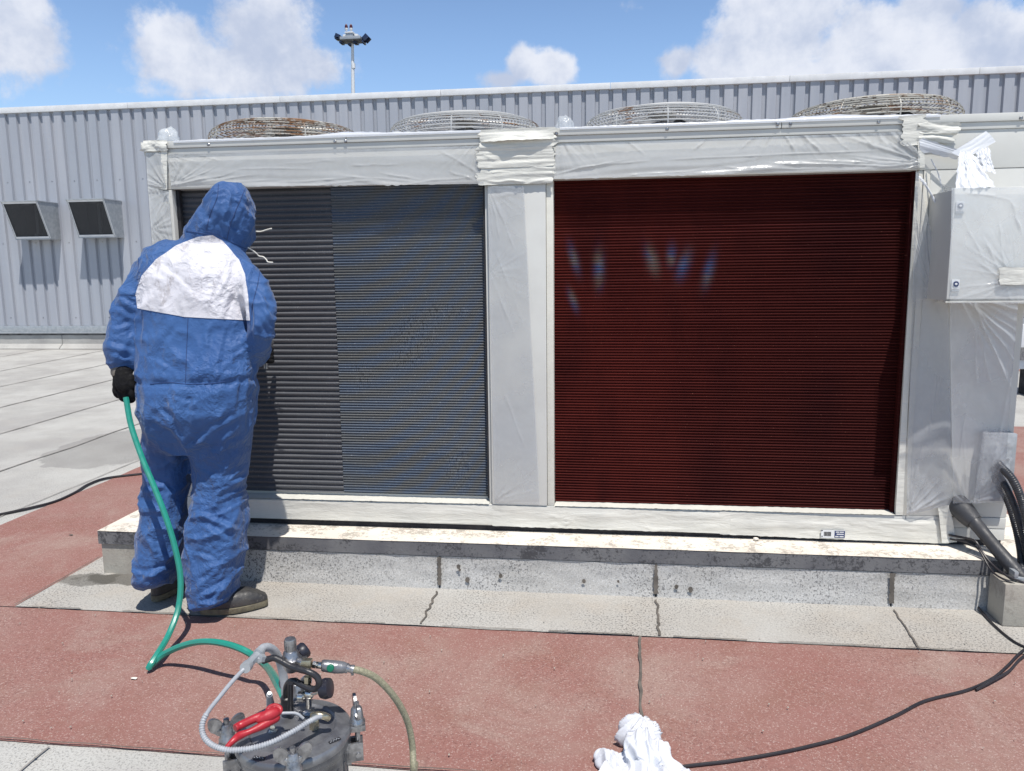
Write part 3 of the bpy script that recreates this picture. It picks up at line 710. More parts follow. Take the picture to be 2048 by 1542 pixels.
# control box on the end panel
YX = 3.18; CB = empty('control_box', (1.6, YX, 1.29), None); CB.parent = U; CB.location = wloc(CB)-wloc(U)
xl = at(1900, 500, YX).x
bm = nb(); box(bm, xl+.004, 1.86, YX+.014, YU+.001, 1.290, 1.712, .004); obj('enclosure', bm, M['casing'], CB)
bm = nb(); box(bm, xl, 1.864, YX, YX+.012, 1.296, 1.716, .003); obj('door', bm, mat('box_door_paint', (.66, .66, .63), .5, 0, (.58, .58, .56), 10, .7), CB)
bm = nb(); box(bm, xl-.002, 1.866, YX+.002, YX+.02, 1.282, 1.2885, .001); obj('drip_lip', bm, M['trim'], CB)
M['latchblue'] = mat('latch_blue', (.02, .04, .13), .4)
for px, py in ((1920, 413), (1911, 569)):
    p = at(px, py, YX-.004)
    bm = nb(); box(bm, p.x-.015, p.x+.015, YX-.006, YX-.001, p.z-.019, p.z+.019, .002); lt = obj('latch', bm, M['whitepaint'], CB, base=p)
    bm = nb(); lathe(bm, (p.x, YX-.006, p.z+.002), [(.0105, 0), (.0105, .003)], (0, -1, 0), 20); obj('lock_disc', bm, M['latchblue'], lt)
    bm = nb(); box(bm, p.x-.005, p.x+.005, YX-.0105, YX-.009, p.z+.0005, p.z+.0035); lathe(bm, (p.x, YX-.0092, p.z+.002), [(.0045, 0), (.0045, .001)], (0, -1, 0), 12); obj('key_slot', bm, M['whitepaint'], lt)
    bm = nb(); box(bm, p.x-.015, p.x+.015, YX-.007, YX-.001, p.z-.027, p.z-.0205, .001); obj('latch_foot', bm, M['galv'], lt)
# small grey metal tab on the panel left of the box
p = at(1893, 448, YU); part('panel_tab', 'galv', lambda b: box(b, p.x-.012, p.x+.012, YU-.012, YU+.001, p.z-.045, p.z+.045, .001))
# cable trunking low on the end panel
a = at(1965, 865, YU-.03); c_ = at(2019, 1000, YU-.03)
part('cable_trunking', 'galv', lambda b: (box(b, a.x, c_.x, YU-.05, YU+.0015, c_.z, a.z, .003)))
for px, py in ((1971, 918), (2016, 919)):
    part('trunking_screw', 'darkmetal', lambda b: lathe(b, at(px, py, YU-.05), [(.006, 0), (.006, .003)], (0, -1, 0), 8))

# ------------------------------------------------------------------ masking film and tape
def rays(u, v, ties, W, H):
    """height of taut pleats radiating from tie points; u,v in metres"""
    h = 0
    for tx, tz, amp, rad, k, sd in ties:
        dx, dz = u-tx, v-tz; r = math.hypot(dx, dz)
        if r > rad*3: continue
        a = math.atan2(dz, dx); n_ = nz(a*k+sd, sd*1.7, r*.6); w = max(0, 1-abs(n_)*5)
        n2 = nz(a*k*2.1+sd*3, sd, r); w += .6*max(0, 1-abs(n2)*6)
        h += amp*w*math.exp(-r/rad)*min(1, r/.03)
    return h
def patch(name, corners, m, nu, nv, ties=(), amp=.003, wr=(8, 8), belly=0., parent=None, rag=(0, 0, 0, 0), seed=0., label=None, cat=None, group=None, lines=(), fn=None):
    """corners: four (px,py,Y) going bottom-left, bottom-right, top-right, top-left; the sheet is bulged and pleated towards -Y"""
    A, B_, C_, D = [at(*c) for c in corners]; W = ((B_-A).length+(C_-D).length)/2; H = ((D-A).length+(C_-B_).length)/2
    nrm = (B_-A).cross(D-A).normalized()
    if nrm.y > 0: nrm = -nrm
    LN = []
    for q in lines:
        a_ = at(q[0], q[1], corners[0][2]); b_ = at(q[2], q[3], corners[0][2]); LN.append((a_.x, a_.z, b_.x-a_.x, b_.z-a_.z, q[4] if len(q) > 4 else .004, q[5] if len(q) > 5 else .005))
    def crease(p):
        h = 0
        for x0, z0, dx, dz, am, w in LN:
            L2 = dx*dx+dz*dz; t = ((p.x-x0)*dx+(p.z-z0)*dz)/L2
            if t < -.05 or t > 1.05: continue
            d = ((p.x-x0)*dz-(p.z-z0)*dx)/math.sqrt(L2); d += .006*nz(t*3, x0*20, z0*9)
            if abs(d) > w*3: continue
            h += am*math.exp(-abs(d)/w*1.4)*clamp((t+.05)*6)*clamp((1.05-t)*3)*(.7+.6*nz(t*6, x0*11))
        return h
    bm = nb()
    def f(u, v):
        uu, vv = u, v
        if rag[0] and u == 0: uu -= rag[0]/W*(abs(nz(v*H*40, seed)*2)+1.2*max(0, nz(v*H*110, seed+2)))
        if rag[1] and u == 1: uu += rag[1]/W*(abs(nz(v*H*40, seed+5)*2)+1.2*max(0, nz(v*H*110, seed+7)))
        if rag[2] and v == 0: vv -= rag[2]/H*abs(nz(u*W*25, seed+8)*2)
        if rag[3] and v == 1: vv += rag[3]/H*abs(nz(u*W*25, seed+11)*2)
        p = A.lerp(B_, uu).lerp(D.lerp(C_, uu), vv)
        x, z = u*W, v*H
        h = amp*(nz(x*wr[0]+seed, z*wr[1]) + .5*abs(nz(x*wr[0]*2.6+seed, z*wr[1]*2.6, 3))) + rays(x, z, ties, W, H) + belly*math.sin(math.pi*u)**.7*math.sin(math.pi*v)**.7
        if fn: h += fn(u, v, x, z)
        if LN: h += crease(p)
        return p + nrm*h
    grid(bm, f, nu, nv)
    o = obj(name, bm, M[m], parent, base=(A+B_+C_+D)/4 if parent is None else None, angle=180)
    if label: tag(o, label, cat, group)
    return o
YF = YU-.012
GF = 'clear masking film wrapped over the unit'; GT = 'cream masking tape on the unit'
film1 = patch('masking_film', [(345, 374, YF), (968, 368, YF), (962, 291, YF), (334, 308, YF)], 'filmdense', 300, 44,
      ties=[(0, .0, .009, .14, 3.4, 1), (1.44, .18, .005, .10, 3, 2), (.02, .15, .003, .10, 3, 9)], amp=.0018, wr=(1.2, 9), seed=2, rag=(0, 0, .004, 0),
      fn=lambda u, v, x, z: .006*math.exp(-z/.03)+.009*max(0, nz(x*1.3, z*30+x*2.2+1.5*nz(x*2, 3)))*math.exp(-z/.045)+.0015*nz(x*.9, z*24), lines=[(700,331,800,329,.003,.004),(690,352,850,366),(760,345,850,362),(900,345,960,364,.006),(940,330,962,362,.006),(880,300,955,345),(345,372,430,335,.007,.004),(345,372,420,352,.007,.004),(345,372,470,345,.007,.004),(345,372,395,338,.006,.004),(380,370,520,348),(400,370,560,358),(560,366,700,356,.005),(480,338,640,336,.003),(332,308,362,350,.005),(400,310,440,322),(560,330,690,318,.002),(600,372,760,360,.005),(820,366,960,352,.004)], label='clouded plastic film stretched over the lintel above the dark coil', cat='masking film', group=GF)
film2 = patch('masking_film', [(1107, 358, YF), (1838, 336, YF), (1838, 262, YF), (1113, 290, YF)], 'filmdense', 340, 44,
      ties=[(1.5, .02, .010, .20, 3.2, 4), (0, .19, .006, .12, 3, 6), (.95, .25, .007, .14, 1.8, 12), (1.3, .25, .006, .12, 2.2, 14)], amp=.0018, wr=(1.2, 9), seed=12, rag=(0, 0, .004, 0),
      fn=lambda u, v, x, z: .007*math.exp(-z/.03)+.012*max(0, nz(x*1.1, z*30-x*2.4+1.5*nz(x*2, 9)))*math.exp(-z/.05)+.0018*nz(x*.9, z*22+4), lines=[(1340,320,1810,299,.004,.003),(1430,262,1385,302,.006),(1560,256,1592,306,.007),(1592,256,1642,304,.008),(1645,256,1700,302,.007),(1625,288,1642,306,.006),(1715,262,1755,302,.006),(1750,258,1775,296,.005),(1540,325,1834,335,.007,.006),(1620,318,1835,333,.007),(1700,318,1835,331,.008),(1785,292,1836,328,.009),(1350,346,1700,336,.005,.006),(1450,334,1610,340,.005),(1112,348,1250,320,.006),(1150,336,1300,322,.005),(1168,268,1192,318,.005),(1148,268,1168,302,.005),(1235,262,1290,312,.005),(1125,272,1140,310,.004),(1480,300,1520,262,.004),(1250,350,1420,338,.005)], label='clouded plastic film stretched over the lintel above the maroon coil', cat='masking film', group=GF)
patch('masking_film', [(345, 955, YF-.004), (386, 980, YF-.004), (338, 384, YF-.004), (296, 372, YF-.004)], 'filmdense', 30, 220, ties=[(.11, 1.40, .012, .08, 3, 1), (0.0, 1.2, .007, .12, 4, 2), (.12, 1.1, .006, .12, 4, 2)], amp=.004, wr=(9, 4), seed=4,
      label='strip of cloudy film down the left corner post behind the man', cat='masking film', group=GF)
patch('masking_film', [(296, 372, YF-.006), (334, 378, YF-.006), (322, 305, YF-.006), (292, 305, YF-.006)], 'filmdense', 24, 40, ties=[(.09, 0, .010, .07, 3, 1)], amp=.004, wr=(9, 6), seed=5,
      label='small wrinkled film square at the top left corner post', cat='masking film', group=GF)
patch('masking_film', [(989, 1004, YF), (1080, 1008, YF), (1048, 372, YF), (976, 372, YF)], 'film', 60, 260, ties=[(0, .0, .006, .13, 3, 1), (0, 1.42, .005, .09, 3, 3), (0, 1.05, .003, .10, 3, 5)], amp=.003, wr=(4, 1.2), seed=8,
      lines=[(989,1000,1040,930,.005),(989,1000,1055,960,.005),(989,1002,1070,980,.005),(980,376,1000,480,.005),(980,376,1030,500,.005),(978,380,985,470,.004),(990,500,1045,640,.003),(985,560,1040,700,.003),(1000,760,1050,900,.003),(985,395,1045,385,.005)], label='cloudy film taped down the centre post between the two coils', cat='masking film', group=GF)
# end panel film: hangs from the box edge, drawn in to the pipe
patch('masking_film', [(1812, 1030, YF), (1905, 1008, YF-.01), (1896, 600, YF-.06), (1832, 336, YF-.01)], 'film', 60, 240, ties=[(.02, .0, .008, .2, 3, 1), (.10, 1.45, .006, .14, 3, 3), (.2, .93, .004, .16, 3, 6)], amp=.005, wr=(3, 1.3), seed=21, belly=.012,
      lines=[(1814,1028,1880,955,.008),(1814,1028,1892,975,.008),(1812,1028,1895,995,.007),(1812,1026,1862,925,.007),(1810,1024,1845,880,.006),(1850,420,1878,560,.005),(1842,400,1862,700,.005),(1880,620,1850,900,.005),(1892,620,1868,820,.004),(1840,350,1850,480,.006)], label='tall smoky film sheet hanging beside the maroon coil down the end panel', cat='masking film', group=GF)
patch('masking_film', [(1906, 1006, YF-.03), (2006, 1004, YF-.075), (2036, 604, YX-.005), (1899, 604, YX-.005)], 'film', 80, 200, ties=[(.02, .92, .014, .24, 2.0, 2), (.06, .0, .008, .16, 2.4, 8)], amp=.008, wr=(3, 1.6), seed=24, belly=-.03,
      lines=[(1903,606,1925,760,.012),(1903,606,1950,760,.014),(1903,606,1975,740,.016),(1903,606,2000,790,.016),(1903,606,2025,760,.014),(1905,606,2035,720,.012),(1910,606,2035,690,.010),(1990,700,1975,900,.010),(1915,760,1905,960,.006),(2010,860,1945,1000,.010),(2020,900,1960,1003,.008)], label='blue grey smoky film draped below the control box to the cables', cat='masking film', group=GF)
patch('masking_film', [(1899, 607, YX-.008), (2070, 607, YX-.008), (2070, 376, YX-.008), (1903, 376, YX-.008)], 'filmclear', 100, 120, ties=[(.235, .10, .006, .10, 3.2, 2), (0, 0, .004, .12, 3, 5)], amp=.003, wr=(6, 4), seed=27,
      lines=[(2008,560,1950,520,.006),(2008,560,1965,470,.005),(2008,565,1915,575,.006),(2008,568,1920,598,.006),(2010,545,1995,430,.005),(2012,570,2020,604,.006),(2005,568,1960,602,.006),(1930,385,2030,400,.004),(2020,400,2045,470,.008),(1920,430,1990,560,.003)], label='thin clear film pulled flat over the control box door', cat='masking film', group=GF)
# bunched film above the control box
def bunch(name, pts, m, seed, label, crease=.018, nu=70, nv=60):
    bm = nb(); P = [at(*p) for p in pts]; A, B_, C_, D = P; nrm = Vector((0, -1, .1)).normalized(); W = (B_-A).length; H = (D-A).length
    def f(u, v):
        pin = 1-v*.0; p = A.lerp(B_, u).lerp(D.lerp(C_, u), v)
        h = crease*(1-abs(nz(u*5+seed, v*1.2))*2.5)*(.4+.6*(1-v)) + crease*.6*abs(nz(u*11+seed, v*2.5, 2)) + .10*crease*nz(u*20, v*9, seed)
        h *= math.sin(math.pi*clamp(u*.96+.02))**.5
        return p+nrm*(h+.02)+Vector((.006*nz(v*9, u*3, seed), 0, .006*nz(v*7, u*8, seed+3)))
    grid(bm, f, nu, nv); o = obj(name, bm, M[m], base=(A+B_+C_+D)/4, angle=180); tag(o, label, 'masking film', GF); return o
bunch('masking_film', [(1905, 380, 3.205), (1986, 378, 3.205), (1938, 306, 3.34), (1914, 306, 3.34)], 'filmwhite', 3, 'bright white gathered film fanning down onto the control box', .012)
bunch('masking_film', [(1945, 344, 3.29), (1985, 350, 3.28), (1972, 296, 3.37), (1948, 304, 3.37)], 'filmwhite', 6, 'small crumpled white film knot above the control box', .016, 44, 44)
patch('masking_film', [(1840, 300, YF-.01), (1915, 318, YF-.03), (1922, 302, YF-.04), (1838, 274, YF-.01)], 'filmwhite', 60, 24, amp=.006, wr=(3, 40), seed=33, rag=(0, 0, .006, .004),
      label='white film strands pulled sideways from the corner tape', cat='masking film', group=GF)
patch('masking_film', [(1870, 602, YF-.02), (1899, 604, YX-.003), (1908, 378, YX-.003), (1884, 368, YF-.01)], 'film', 26, 90, amp=.006, wr=(9, 3), seed=35, ties=[(.0, .46, .01, .2, 3, 2)],
      label='narrow film strip covering the left side of the control box', cat='masking film', group=GF)
patch('masking_film', [(1948, 1006, YU-.07), (2006, 1000, YU-.07), (2030, 868, YU-.075), (1968, 862, YU-.075)], 'film', 44, 80, amp=.010, wr=(22, 12), seed=51, rag=(.004, .006, .01, .006), lines=[(1995,935,1960,1000,.010),(2005,900,1962,960,.010),(2018,880,1985,930,.010),(1990,880,1975,990,.008),(2012,930,1990,990,.010)],
      label='crinkled clear film over the cable trunking where the conduits leave', cat='masking film', group=GF)
# loose twists of film with bright folds
def twist(pts, w, seed, label):
    P = [at(*p) for p in pts]; P = spline(P, 14); bm = nb(); prev = None
    for i, p in enumerate(P):
        t = (P[min(i+1, len(P)-1)]-P[max(i-1, 0)]).normalized(); a = i*.35+seed; n_ = (Vector((0, -1, 0))*math.cos(a*.5)+t.cross(Vector((0, -1, 0)))*1.1).normalized()
        ww = w*(.35+abs(nz(i*.3, seed)))*min(1, (len(P)-i)/8)
        q = (bm.verts.new(p+n_*ww), bm.verts.new(p-Vector((0, .006, 0))), bm.verts.new(p-n_*ww))
        if prev: bm.faces.new((prev[0], q[0], q[1], prev[1])); bm.faces.new((prev[1], q[1], q[2], prev[2]))
        prev = q
    tag(obj('masking_film', bm, M['filmwhite'], base=P[0], angle=180), label, 'masking film', GF)
twist([(1838, 352, 3.40), (1856, 378, 3.38), (1872, 408, 3.36), (1879, 440, 3.36)], .010, 1, 'long bright twist of film hanging diagonally beside the maroon coil')
twist([(1862, 318, 3.40), (1878, 352, 3.38), (1886, 392, 3.37)], .005, 4, 'short bright twist of film nearest the control box corner')
# film lying over the front edge of the roof of the unit
def ridgefilm(px0, px1, hgt, seed, label, m='filmwhite', y1=3.66):
    x0 = at(px0, 250, YU-.015).x; x1 = at(px1, 250, YU-.015).x; bm = nb(); n = int((x1-x0)/.008)
    def f(u, v):
        x = x0+(x1-x0)*u; e = math.sin(math.pi*u)**.4
        h = hgt(u)*e*(.75+.5*nz(x*4, seed))+.010*abs(nz(x*22, v*5, seed))
        y = YU-.016+(y1-YU)*v
        if v < .12: return (x, YU-.018-.004*v, ZT-.010+(.012+h*.2)*v/.12)
        t = (v-.12)/.88; return (x, y, ZT+.003+h*math.sin(math.pi*min(1, t*.9+.12))**.8)
    grid(bm, f, n, 22); tag(obj('masking_film', bm, M[m], base=((x0+x1)/2, YU, ZT), angle=180), label, 'masking film', GF)
ridgefilm(345, 560, lambda u: .012, 1, 'thin white film along the top edge in front of the leftmost rusty fan guard')
ridgefilm(560, 1000, lambda u: .014+.020*math.exp(-((u-.25)/.2)**2), 2, 'white film bulging over the top edge between the two left fan guards')
ridgefilm(1120, 1560, lambda u: .012+.035*u**5, 3, 'white film along the top edge in front of the third fan guard')
ridgefilm(1545, 1880, lambda u: .038-.012*u, 4, 'bright white film heaped along the top edge below the rightmost fan guard')
def puff(px, py, w, h, seed, label, Y=3.5):
    p = at(px, py, Y); bm = nb(); ball(bm, (0, 0, 0), 1, 1, 1, 4)
    for v in bm.verts:
        d = v.co.copy(); k = 1+.35*nz(*(d*1.3+Vector((seed, 0, 0))))+.22*abs(nz(*(d*3.1+Vector((0, seed, 0)))))
        v.co = Vector((d.x*w*k, d.y*w*.8*k, max(-.3, d.z)*h*k))+p
    tag(obj('plastic_bag', bm, M['filmclear'], base=p, angle=180), label, 'plastic bag', 'clear plastic bags on top of the unit')
puff(338, 278, .050, .048, 3, 'clear plastic bag puffed up on the top left corner of the unit')
puff(1128, 254, .038, .042, 8, 'small clear plastic bag behind the taped centre post top')

# tape
def tape(px0, px1, py0, py1, h, seed, label, Y=YU-.017, m='tape', rg=.018, amp=.005, parent=None, wrx=3, wrz=60, fn=None, lines=()):
    """one strip of tape: centre line from (px0,py0) to (px1,py1), h = height in px"""
    return patch('masking_tape', [(px0, py0+h/2, Y), (px1, py1+h/2, Y), (px1, py1-h/2, Y), (px0, py0-h/2, Y)], m, max(24, int(abs(px1-px0)/4)), 14, amp=amp, wr=(wrx, wrz), seed=seed, rag=(rg, rg, .002, .002), label=label, cat='masking tape', group=GT, parent=parent, fn=fn, lines=lines)
flap = lambda u, v, x, z: .030*math.sin(math.pi*u)**.6*(max(0, .75-v))*(1+.5*nz(x*14, 2))
tape(963, 1110, 338, 334, 26, 3, 'cream tape strip fifth from the top on the head of the centre post', YU-.0160, lines=[(972,348,1010,342,.006,.005),(1050,332,1100,336,.005,.004)])
tape(957, 1104, 358, 354, 24, 4, 'lowest cream tape strip on the head of the centre post', YU-.0172, lines=[(975,364,1050,362,.008,.005),(1010,358,1055,366,.006,.004),(1040,372,1100,356,.005,.004)])
tape(958, 1107, 322, 316, 30, 2, 'cream tape strip with torn ends halfway down the centre post head', YU-.0184, lines=[(975,335,1000,345,.006,.004),(1045,337,1080,341,.005,.004),(965,306,995,322,.005,.005)])
tape(960, 1104, 303, 297, 26, 1, 'creased cream tape strip third from the top on the centre post head', YU-.0196)
tape(961, 1108, 288, 280, 20, 7, 'narrow cream tape strip just under the loose top flap', YU-.0208)
tape(962, 1106, 272, 266, 24, 9, 'loose flap of cream tape curling forward at the very top of the centre post', YU-.0225, amp=.004, fn=flap)
tape(286, 330, 292, 291, 22, 11, 'crumpled cream tape wrapped round the top left corner of the unit', YU-.024, amp=.010, wrx=20, wrz=30)
tape(322, 334, 340, 340, 78, 12, 'short upright cream tape beside the left end of the lintel film', YU-.02, amp=.002, rg=.001)
# sill: long overlapping strips
tape(392, 1000, 1014, 1031, 36, 21, 'long cream tape strip on the sill below the dark coil', YU-.0060, amp=.0025, rg=.003, wrx=2, wrz=26)
tape(985, 1460, 1031, 1047, 41, 22, 'long creased cream tape strip on the sill below the left part of the maroon coil', YU-.0074, amp=.004, rg=.006, wrx=4, wrz=24, lines=[(1095,1030,1150,1042,.006,.004),(1100,1050,1150,1046,.006,.004),(1120,1058,1148,1036,.005,.004),(1160,1040,1300,1052,.003,.004),(1290,1056,1350,1062,.005,.004),(1300,1062,1380,1056,.004,.004)])
tape(1440, 1897, 1046, 1065, 45, 23, 'long cream tape strip on the sill with a barcode sticker near its edge', YU-.0060, amp=.004, rg=.01, wrx=3, wrz=26, lines=[(1700,1046,1760,1054,.005,.004),(1730,1055,1880,1060,.005,.005),(1780,1040,1890,1052,.006,.005),(1690,1040,1720,1044,.005,.004),(1500,1050,1640,1056,.003,.004)])
for px0, px1, py0, py1, lab in ((395, 978, 990, 1003, 'pale tape on the inner ledge under the dark coil'), (1110, 1790, 1009, 1030, 'bright tape on the inner ledge under the maroon coil')):
    A = at(px0, py0+8, YU-.004); B_ = at(px1, py1+8, YU-.004); bm = nb()
    grid(bm, lambda u, v: (A.x+(B_.x-A.x)*u, YU-.006+.074*v, .3535+.0035*abs(nz(u*60, v*3, px0))+.002*v), 200, 6)
    tag(obj('masking_tape', bm, M['tape'], base=A, angle=180), lab, 'masking tape', GT)
tape(1808, 1845, 262, 259, 60, 31, 'small upright cream tape at the right end of the lintel film', YU-.02, amp=.004)
tape(1842, 1915, 256, 256, 22, 32, 'crinkled white tape reaching right from the lintel end', YU-.022, m='tape', amp=.008, wrx=8, wrz=50, rg=.02)
tape(1838, 1905, 272, 276, 20, 33, 'lower crinkled white tape at the lintel end', YU-.019, m='tape', amp=.008, wrx=8, wrz=50, rg=.02)
patch('masking_tape', [(1836, 335, YU-.022), (1850, 335, YU-.022), (1848, 286, YU-.022), (1836, 282, YU-.022)], 'tape', 6, 20, amp=.002, seed=41, label='short vertical cream tape at the top right corner of the maroon coil', cat='masking tape', group=GT)
patch('masking_tape', [(1903, 305, 3.36), (1932, 317, 3.35), (1992, 283, YU-.02), (1972, 262, YU-.02)], 'filmwhite', 30, 20, amp=.006, wr=(20, 6), seed=42, label='diagonal glossy tape tab holding the gathered film above the control box', cat='masking tape', group=GT)
tape(2000, 2070, 552, 552, 34, 43, 'square cream tape tab stuck on the control box door', YX-.016, amp=.004, wrx=14, wrz=20, rg=.005)
patch('masking_tape', [(1884, 1086, YU-.02), (1914, 1084, YU-.02), (1898, 1010, YU-.02), (1876, 1014, YU-.02)], 'tape', 14, 24, amp=.008, wr=(20, 14), seed=44, label='crumpled cream tape at the lower right end of the sill', cat='masking tape', group=GT)
# long strips bordering the maroon coil
patch('masking_tape', [(1791, 1030, YU-.003), (1806, 1030, YU-.003), (1838, 345, YU-.003), (1832, 345, YU-.003)], 'tape', 4, 160, amp=.0015, wr=(4, 8), seed=46, label='long upright cream tape along the right edge of the maroon coil', cat='masking tape', group=GT)
# barcode sticker on the sill tape
p0 = at(1641, 1075, YU-.0125); p1 = at(1690, 1061, YU-.0125)
ST = tag(obj('barcode_sticker', (lambda b: (box(b, p0.x, p1.x, YU-.0135, YU-.0125, p0.z, p1.z), b)[1])(nb()), M['whitepaint'], base=p0), 'small white barcode sticker with a dark block at its right end on the sill tape', 'sticker')
W = p1.x-p0.x; H = p1.z-p0.z; yS = YU-.0138
bm = nb(); box(bm, p0.x+W*.57, p1.x, yS-.0004, yS, p0.z+H*.06, p1.z-H*.06); blk = obj('dark_block', bm, M['latchblue'], ST)
bm = nb()
for r_, a_, b_ in ((.72, .62, .76), (.72, .78, .95), (.45, .66, .95), (.16, .60, .74), (.16, .78, .95)): box(bm, p0.x+W*a_, p0.x+W*b_, yS-.0008, yS-.0005, p0.z+H*r_, p0.z+H*(r_+.12))
obj('print_lines', bm, M['whitepaint'], blk)
bm = nb(); random.seed(3); xx = .13
while xx < .42:
    w = random.choice((.006, .010, .016)); box(bm, p0.x+W*xx, p0.x+W*(xx+w), yS-.0004, yS, p0.z+H*.22, p0.z+H*.78); xx += w+random.choice((.006, .01))
box(bm, p0.x, p0.x+W*.012, yS-.0004, yS, p0.z, p1.z); box(bm, p0.x+W*.02, p0.x+W*.08, yS-.0004, yS, p1.z-H*.12, p1.z); box(bm, p0.x+W*.04, p0.x+W*.08, yS-.0004, yS, p0.z+H*.1, p0.z+H*.25)
obj('barcode', bm, M['blackplastic'], ST)
# ------------------------------------------------------------------ remesh helper for organic forms
def fuse(bm, voxel, smooth=2, sf=.5):
    me = bpy.data.meshes.new('tmp'); bm.to_mesh(me); bm.free(); o = bpy.data.objects.new('tmp', me); col.objects.link(o)
    md = o.modifiers.new('r', 'REMESH'); md.mode = 'VOXEL'; md.voxel_size = voxel
    dg = bpy.context.evaluated_depsgraph_get(); me2 = bpy.data.meshes.new_from_object(o.evaluated_get(dg))
    b = nb(); b.from_mesh(me2); bpy.data.objects.remove(o); bpy.data.meshes.remove(me); bpy.data.meshes.remove(me2)
    for _ in range(smooth): bmesh.ops.smooth_vert(b, verts=b.verts, factor=sf, use_axis_x=True, use_axis_y=True, use_axis_z=True)
    return b
def limb(bm, pts, rs, seg=20, n=8):
    """tapering limb with rounded ends, closed, along a spline; rs one radius per point"""
    P = spline(pts, n); Rr = [x.x for x in spline([(r, 0, 0) for r in rs], n)]
    tube(bm, P, Rr, seg); ball(bm, P[0], Rr[0]*.98, sub=2); ball(bm, P[-1], Rr[-1]*.98, sub=2)

# ------------------------------------------------------------------ concrete block, pipe and cables at the right
pA = atz(2004, 1252, .01); zt = at(2004, 1168, pA.y).z
BK = empty('concrete_block', (pA.x+.2, pA.y, 0), 'square concrete block on the felt carrying the thick grey pipe at the right edge', 'concrete block')
bm = nb(); box(bm, pA.x, pA.x+.42, pA.y, 3.225, .008, zt, .008)
obj('block', bm, M['concrete'], BK)
bm = nb(); box(bm, pA.x+.045, pA.x+.30, pA.y+.03, pA.y+.075, zt+.001, zt+.016, .002); box(bm, pA.x+.045, pA.x+.06, pA.y+.03, pA.y+.075, zt+.017, zt+.04, .001)
obj('pipe_bracket', bm, M['galv'], BK)
pp = [at(1924, 1022, 3.385), at(1945, 1040, 3.35), at(1985, 1088, 3.27), at(2030, 1140, 3.18), at(2075, 1188, 3.12), at(2130, 1230, 3.1)]
PP = empty('insulated_pipe', pp[0], 'thick grey rubber pipe leaving the unit and sloping down to the block', 'pipe')
bm = nb(); tube(bm, dense(pp, .01), .027, 20, rf=lambda s: 1+.03*math.sin(s*31)); obj('pipe', bm, M['rubber'], PP)
bm = nb(); e = dense([at(1913, 1008, 3.425), at(1922, 1016, 3.40), at(1936, 1032, 3.372), at(1948, 1044, 3.35)], .004); tube(bm, e, [.047]*3+[.046-.010*(i/(len(e)-4))**2 for i in range(len(e)-3)], 24)
obj('pipe_collar', bm, M['rubber'], PP)
GCn = 'black corrugated conduits at the right edge'
def conduit(P, label, r=.0145):
    D_ = dense([at(*p) for p in P], .0020); bm = nb()
    tube(bm, D_, r, 14, rf=lambda s: 1-.13*(.5+.5*math.cos(2*math.pi*s/.0085))**3)
    tag(obj('corrugated_conduit', bm, M['cordbl'], base=D_[0]), label, 'conduit', GCn)
M['cordbl'] = mat('black_corrugated_plastic', (.028, .03, .036), .38, 0, (.045, .045, .05), 10, .6)
conduit([(1994, 925, 3.36), (2002, 934, 3.33), (2025, 959, 3.28), (2042, 997, 3.25), (2056, 1050, 3.2), (2066, 1140, 3.2)], 'outermost black corrugated conduit arching past the right edge', .017)
conduit([(1988, 935, 3.37), (1998, 951, 3.345), (2016, 982, 3.30), (2034, 1026, 3.27), (2047, 1075, 3.24), (2062, 1150, 3.2)], 'middle one of the three black corrugated conduits')
conduit([(1986, 950, 3.375), (1997, 970, 3.36), (2016, 1005, 3.33), (2031, 1055, 3.30), (2040, 1100, 3.26), (2043, 1130, 3.22), (2050, 1165, 3.15)], 'innermost black corrugated conduit, nearest the thick grey pipe', .0135)
def cord(pts, r, label, m='cord', name='cable', cat='cable', g_=None, step=.01):
    D_ = dense(pts, step); bm = nb(); tube(bm, D_, r, 8); o = obj(name, bm, M[m], base=D_[0]); tag(o, label, cat, g_); return o
cord([at(1898, 1070, 3.40), at(1925, 1075, 3.36), at(1950, 1082, 3.30), at(1965, 1105, 3.27), at(1985, 1130, 3.22), at(2015, 1152, 3.14), at(2060, 1170, 3.1)], .005, 'thin black cable looping from the unit base over the block')
cord([at(1900, 1078, 3.40), at(1935, 1085, 3.33), at(1958, 1100, 3.28), at(1982, 1140, 3.20), at(2010, 1160, 3.12), at(2060, 1180, 3.1)], .004, 'thinner black cable under the first one at the plinth end')
cord([atz(1949, 1203, .03), atz(1962, 1222, .016), atz(1990, 1252, .014), atz(2030, 1284, .014), atz(2075, 1305, .012), atz(2110, 1330, .01)], .0045, 'black cable running along the felt past the concrete block')
ra = [atz(2110, 1262, .012), atz(2048, 1300, .014), atz(2015, 1332, .012), atz(1985, 1357, .011), atz(1935, 1380, .011), atz(1850, 1402, .011), atz(1790, 1432, .011), atz(1700, 1470, .011), atz(1620, 1492, .011), atz(1550, 1507, .011), atz(1460, 1522, .011), atz(1375, 1532, .011), atz(1330, 1540, .012)]
cord(ra, .0052, 'long black cable snaking over the red felt to the white cloth')
cord([atz(2110, 1278, .02), atz(2048, 1312, .016), atz(2018, 1342, .0165), atz(1985, 1361, .020), atz(1952, 1380, .011)], .0045, 'short second black cable lying against the long one')
cord([atz(-60, 1042, .01), atz(0, 1029, .01), atz(60, 1016, .012), atz(110, 1003, .012), atz(150, 985, .012), atz(178, 968, .012), atz(215, 956, .012), atz(290, 947, .012), atz(360, 938, .012)], .0085, 'thin dark cable crossing the walkway behind the man')

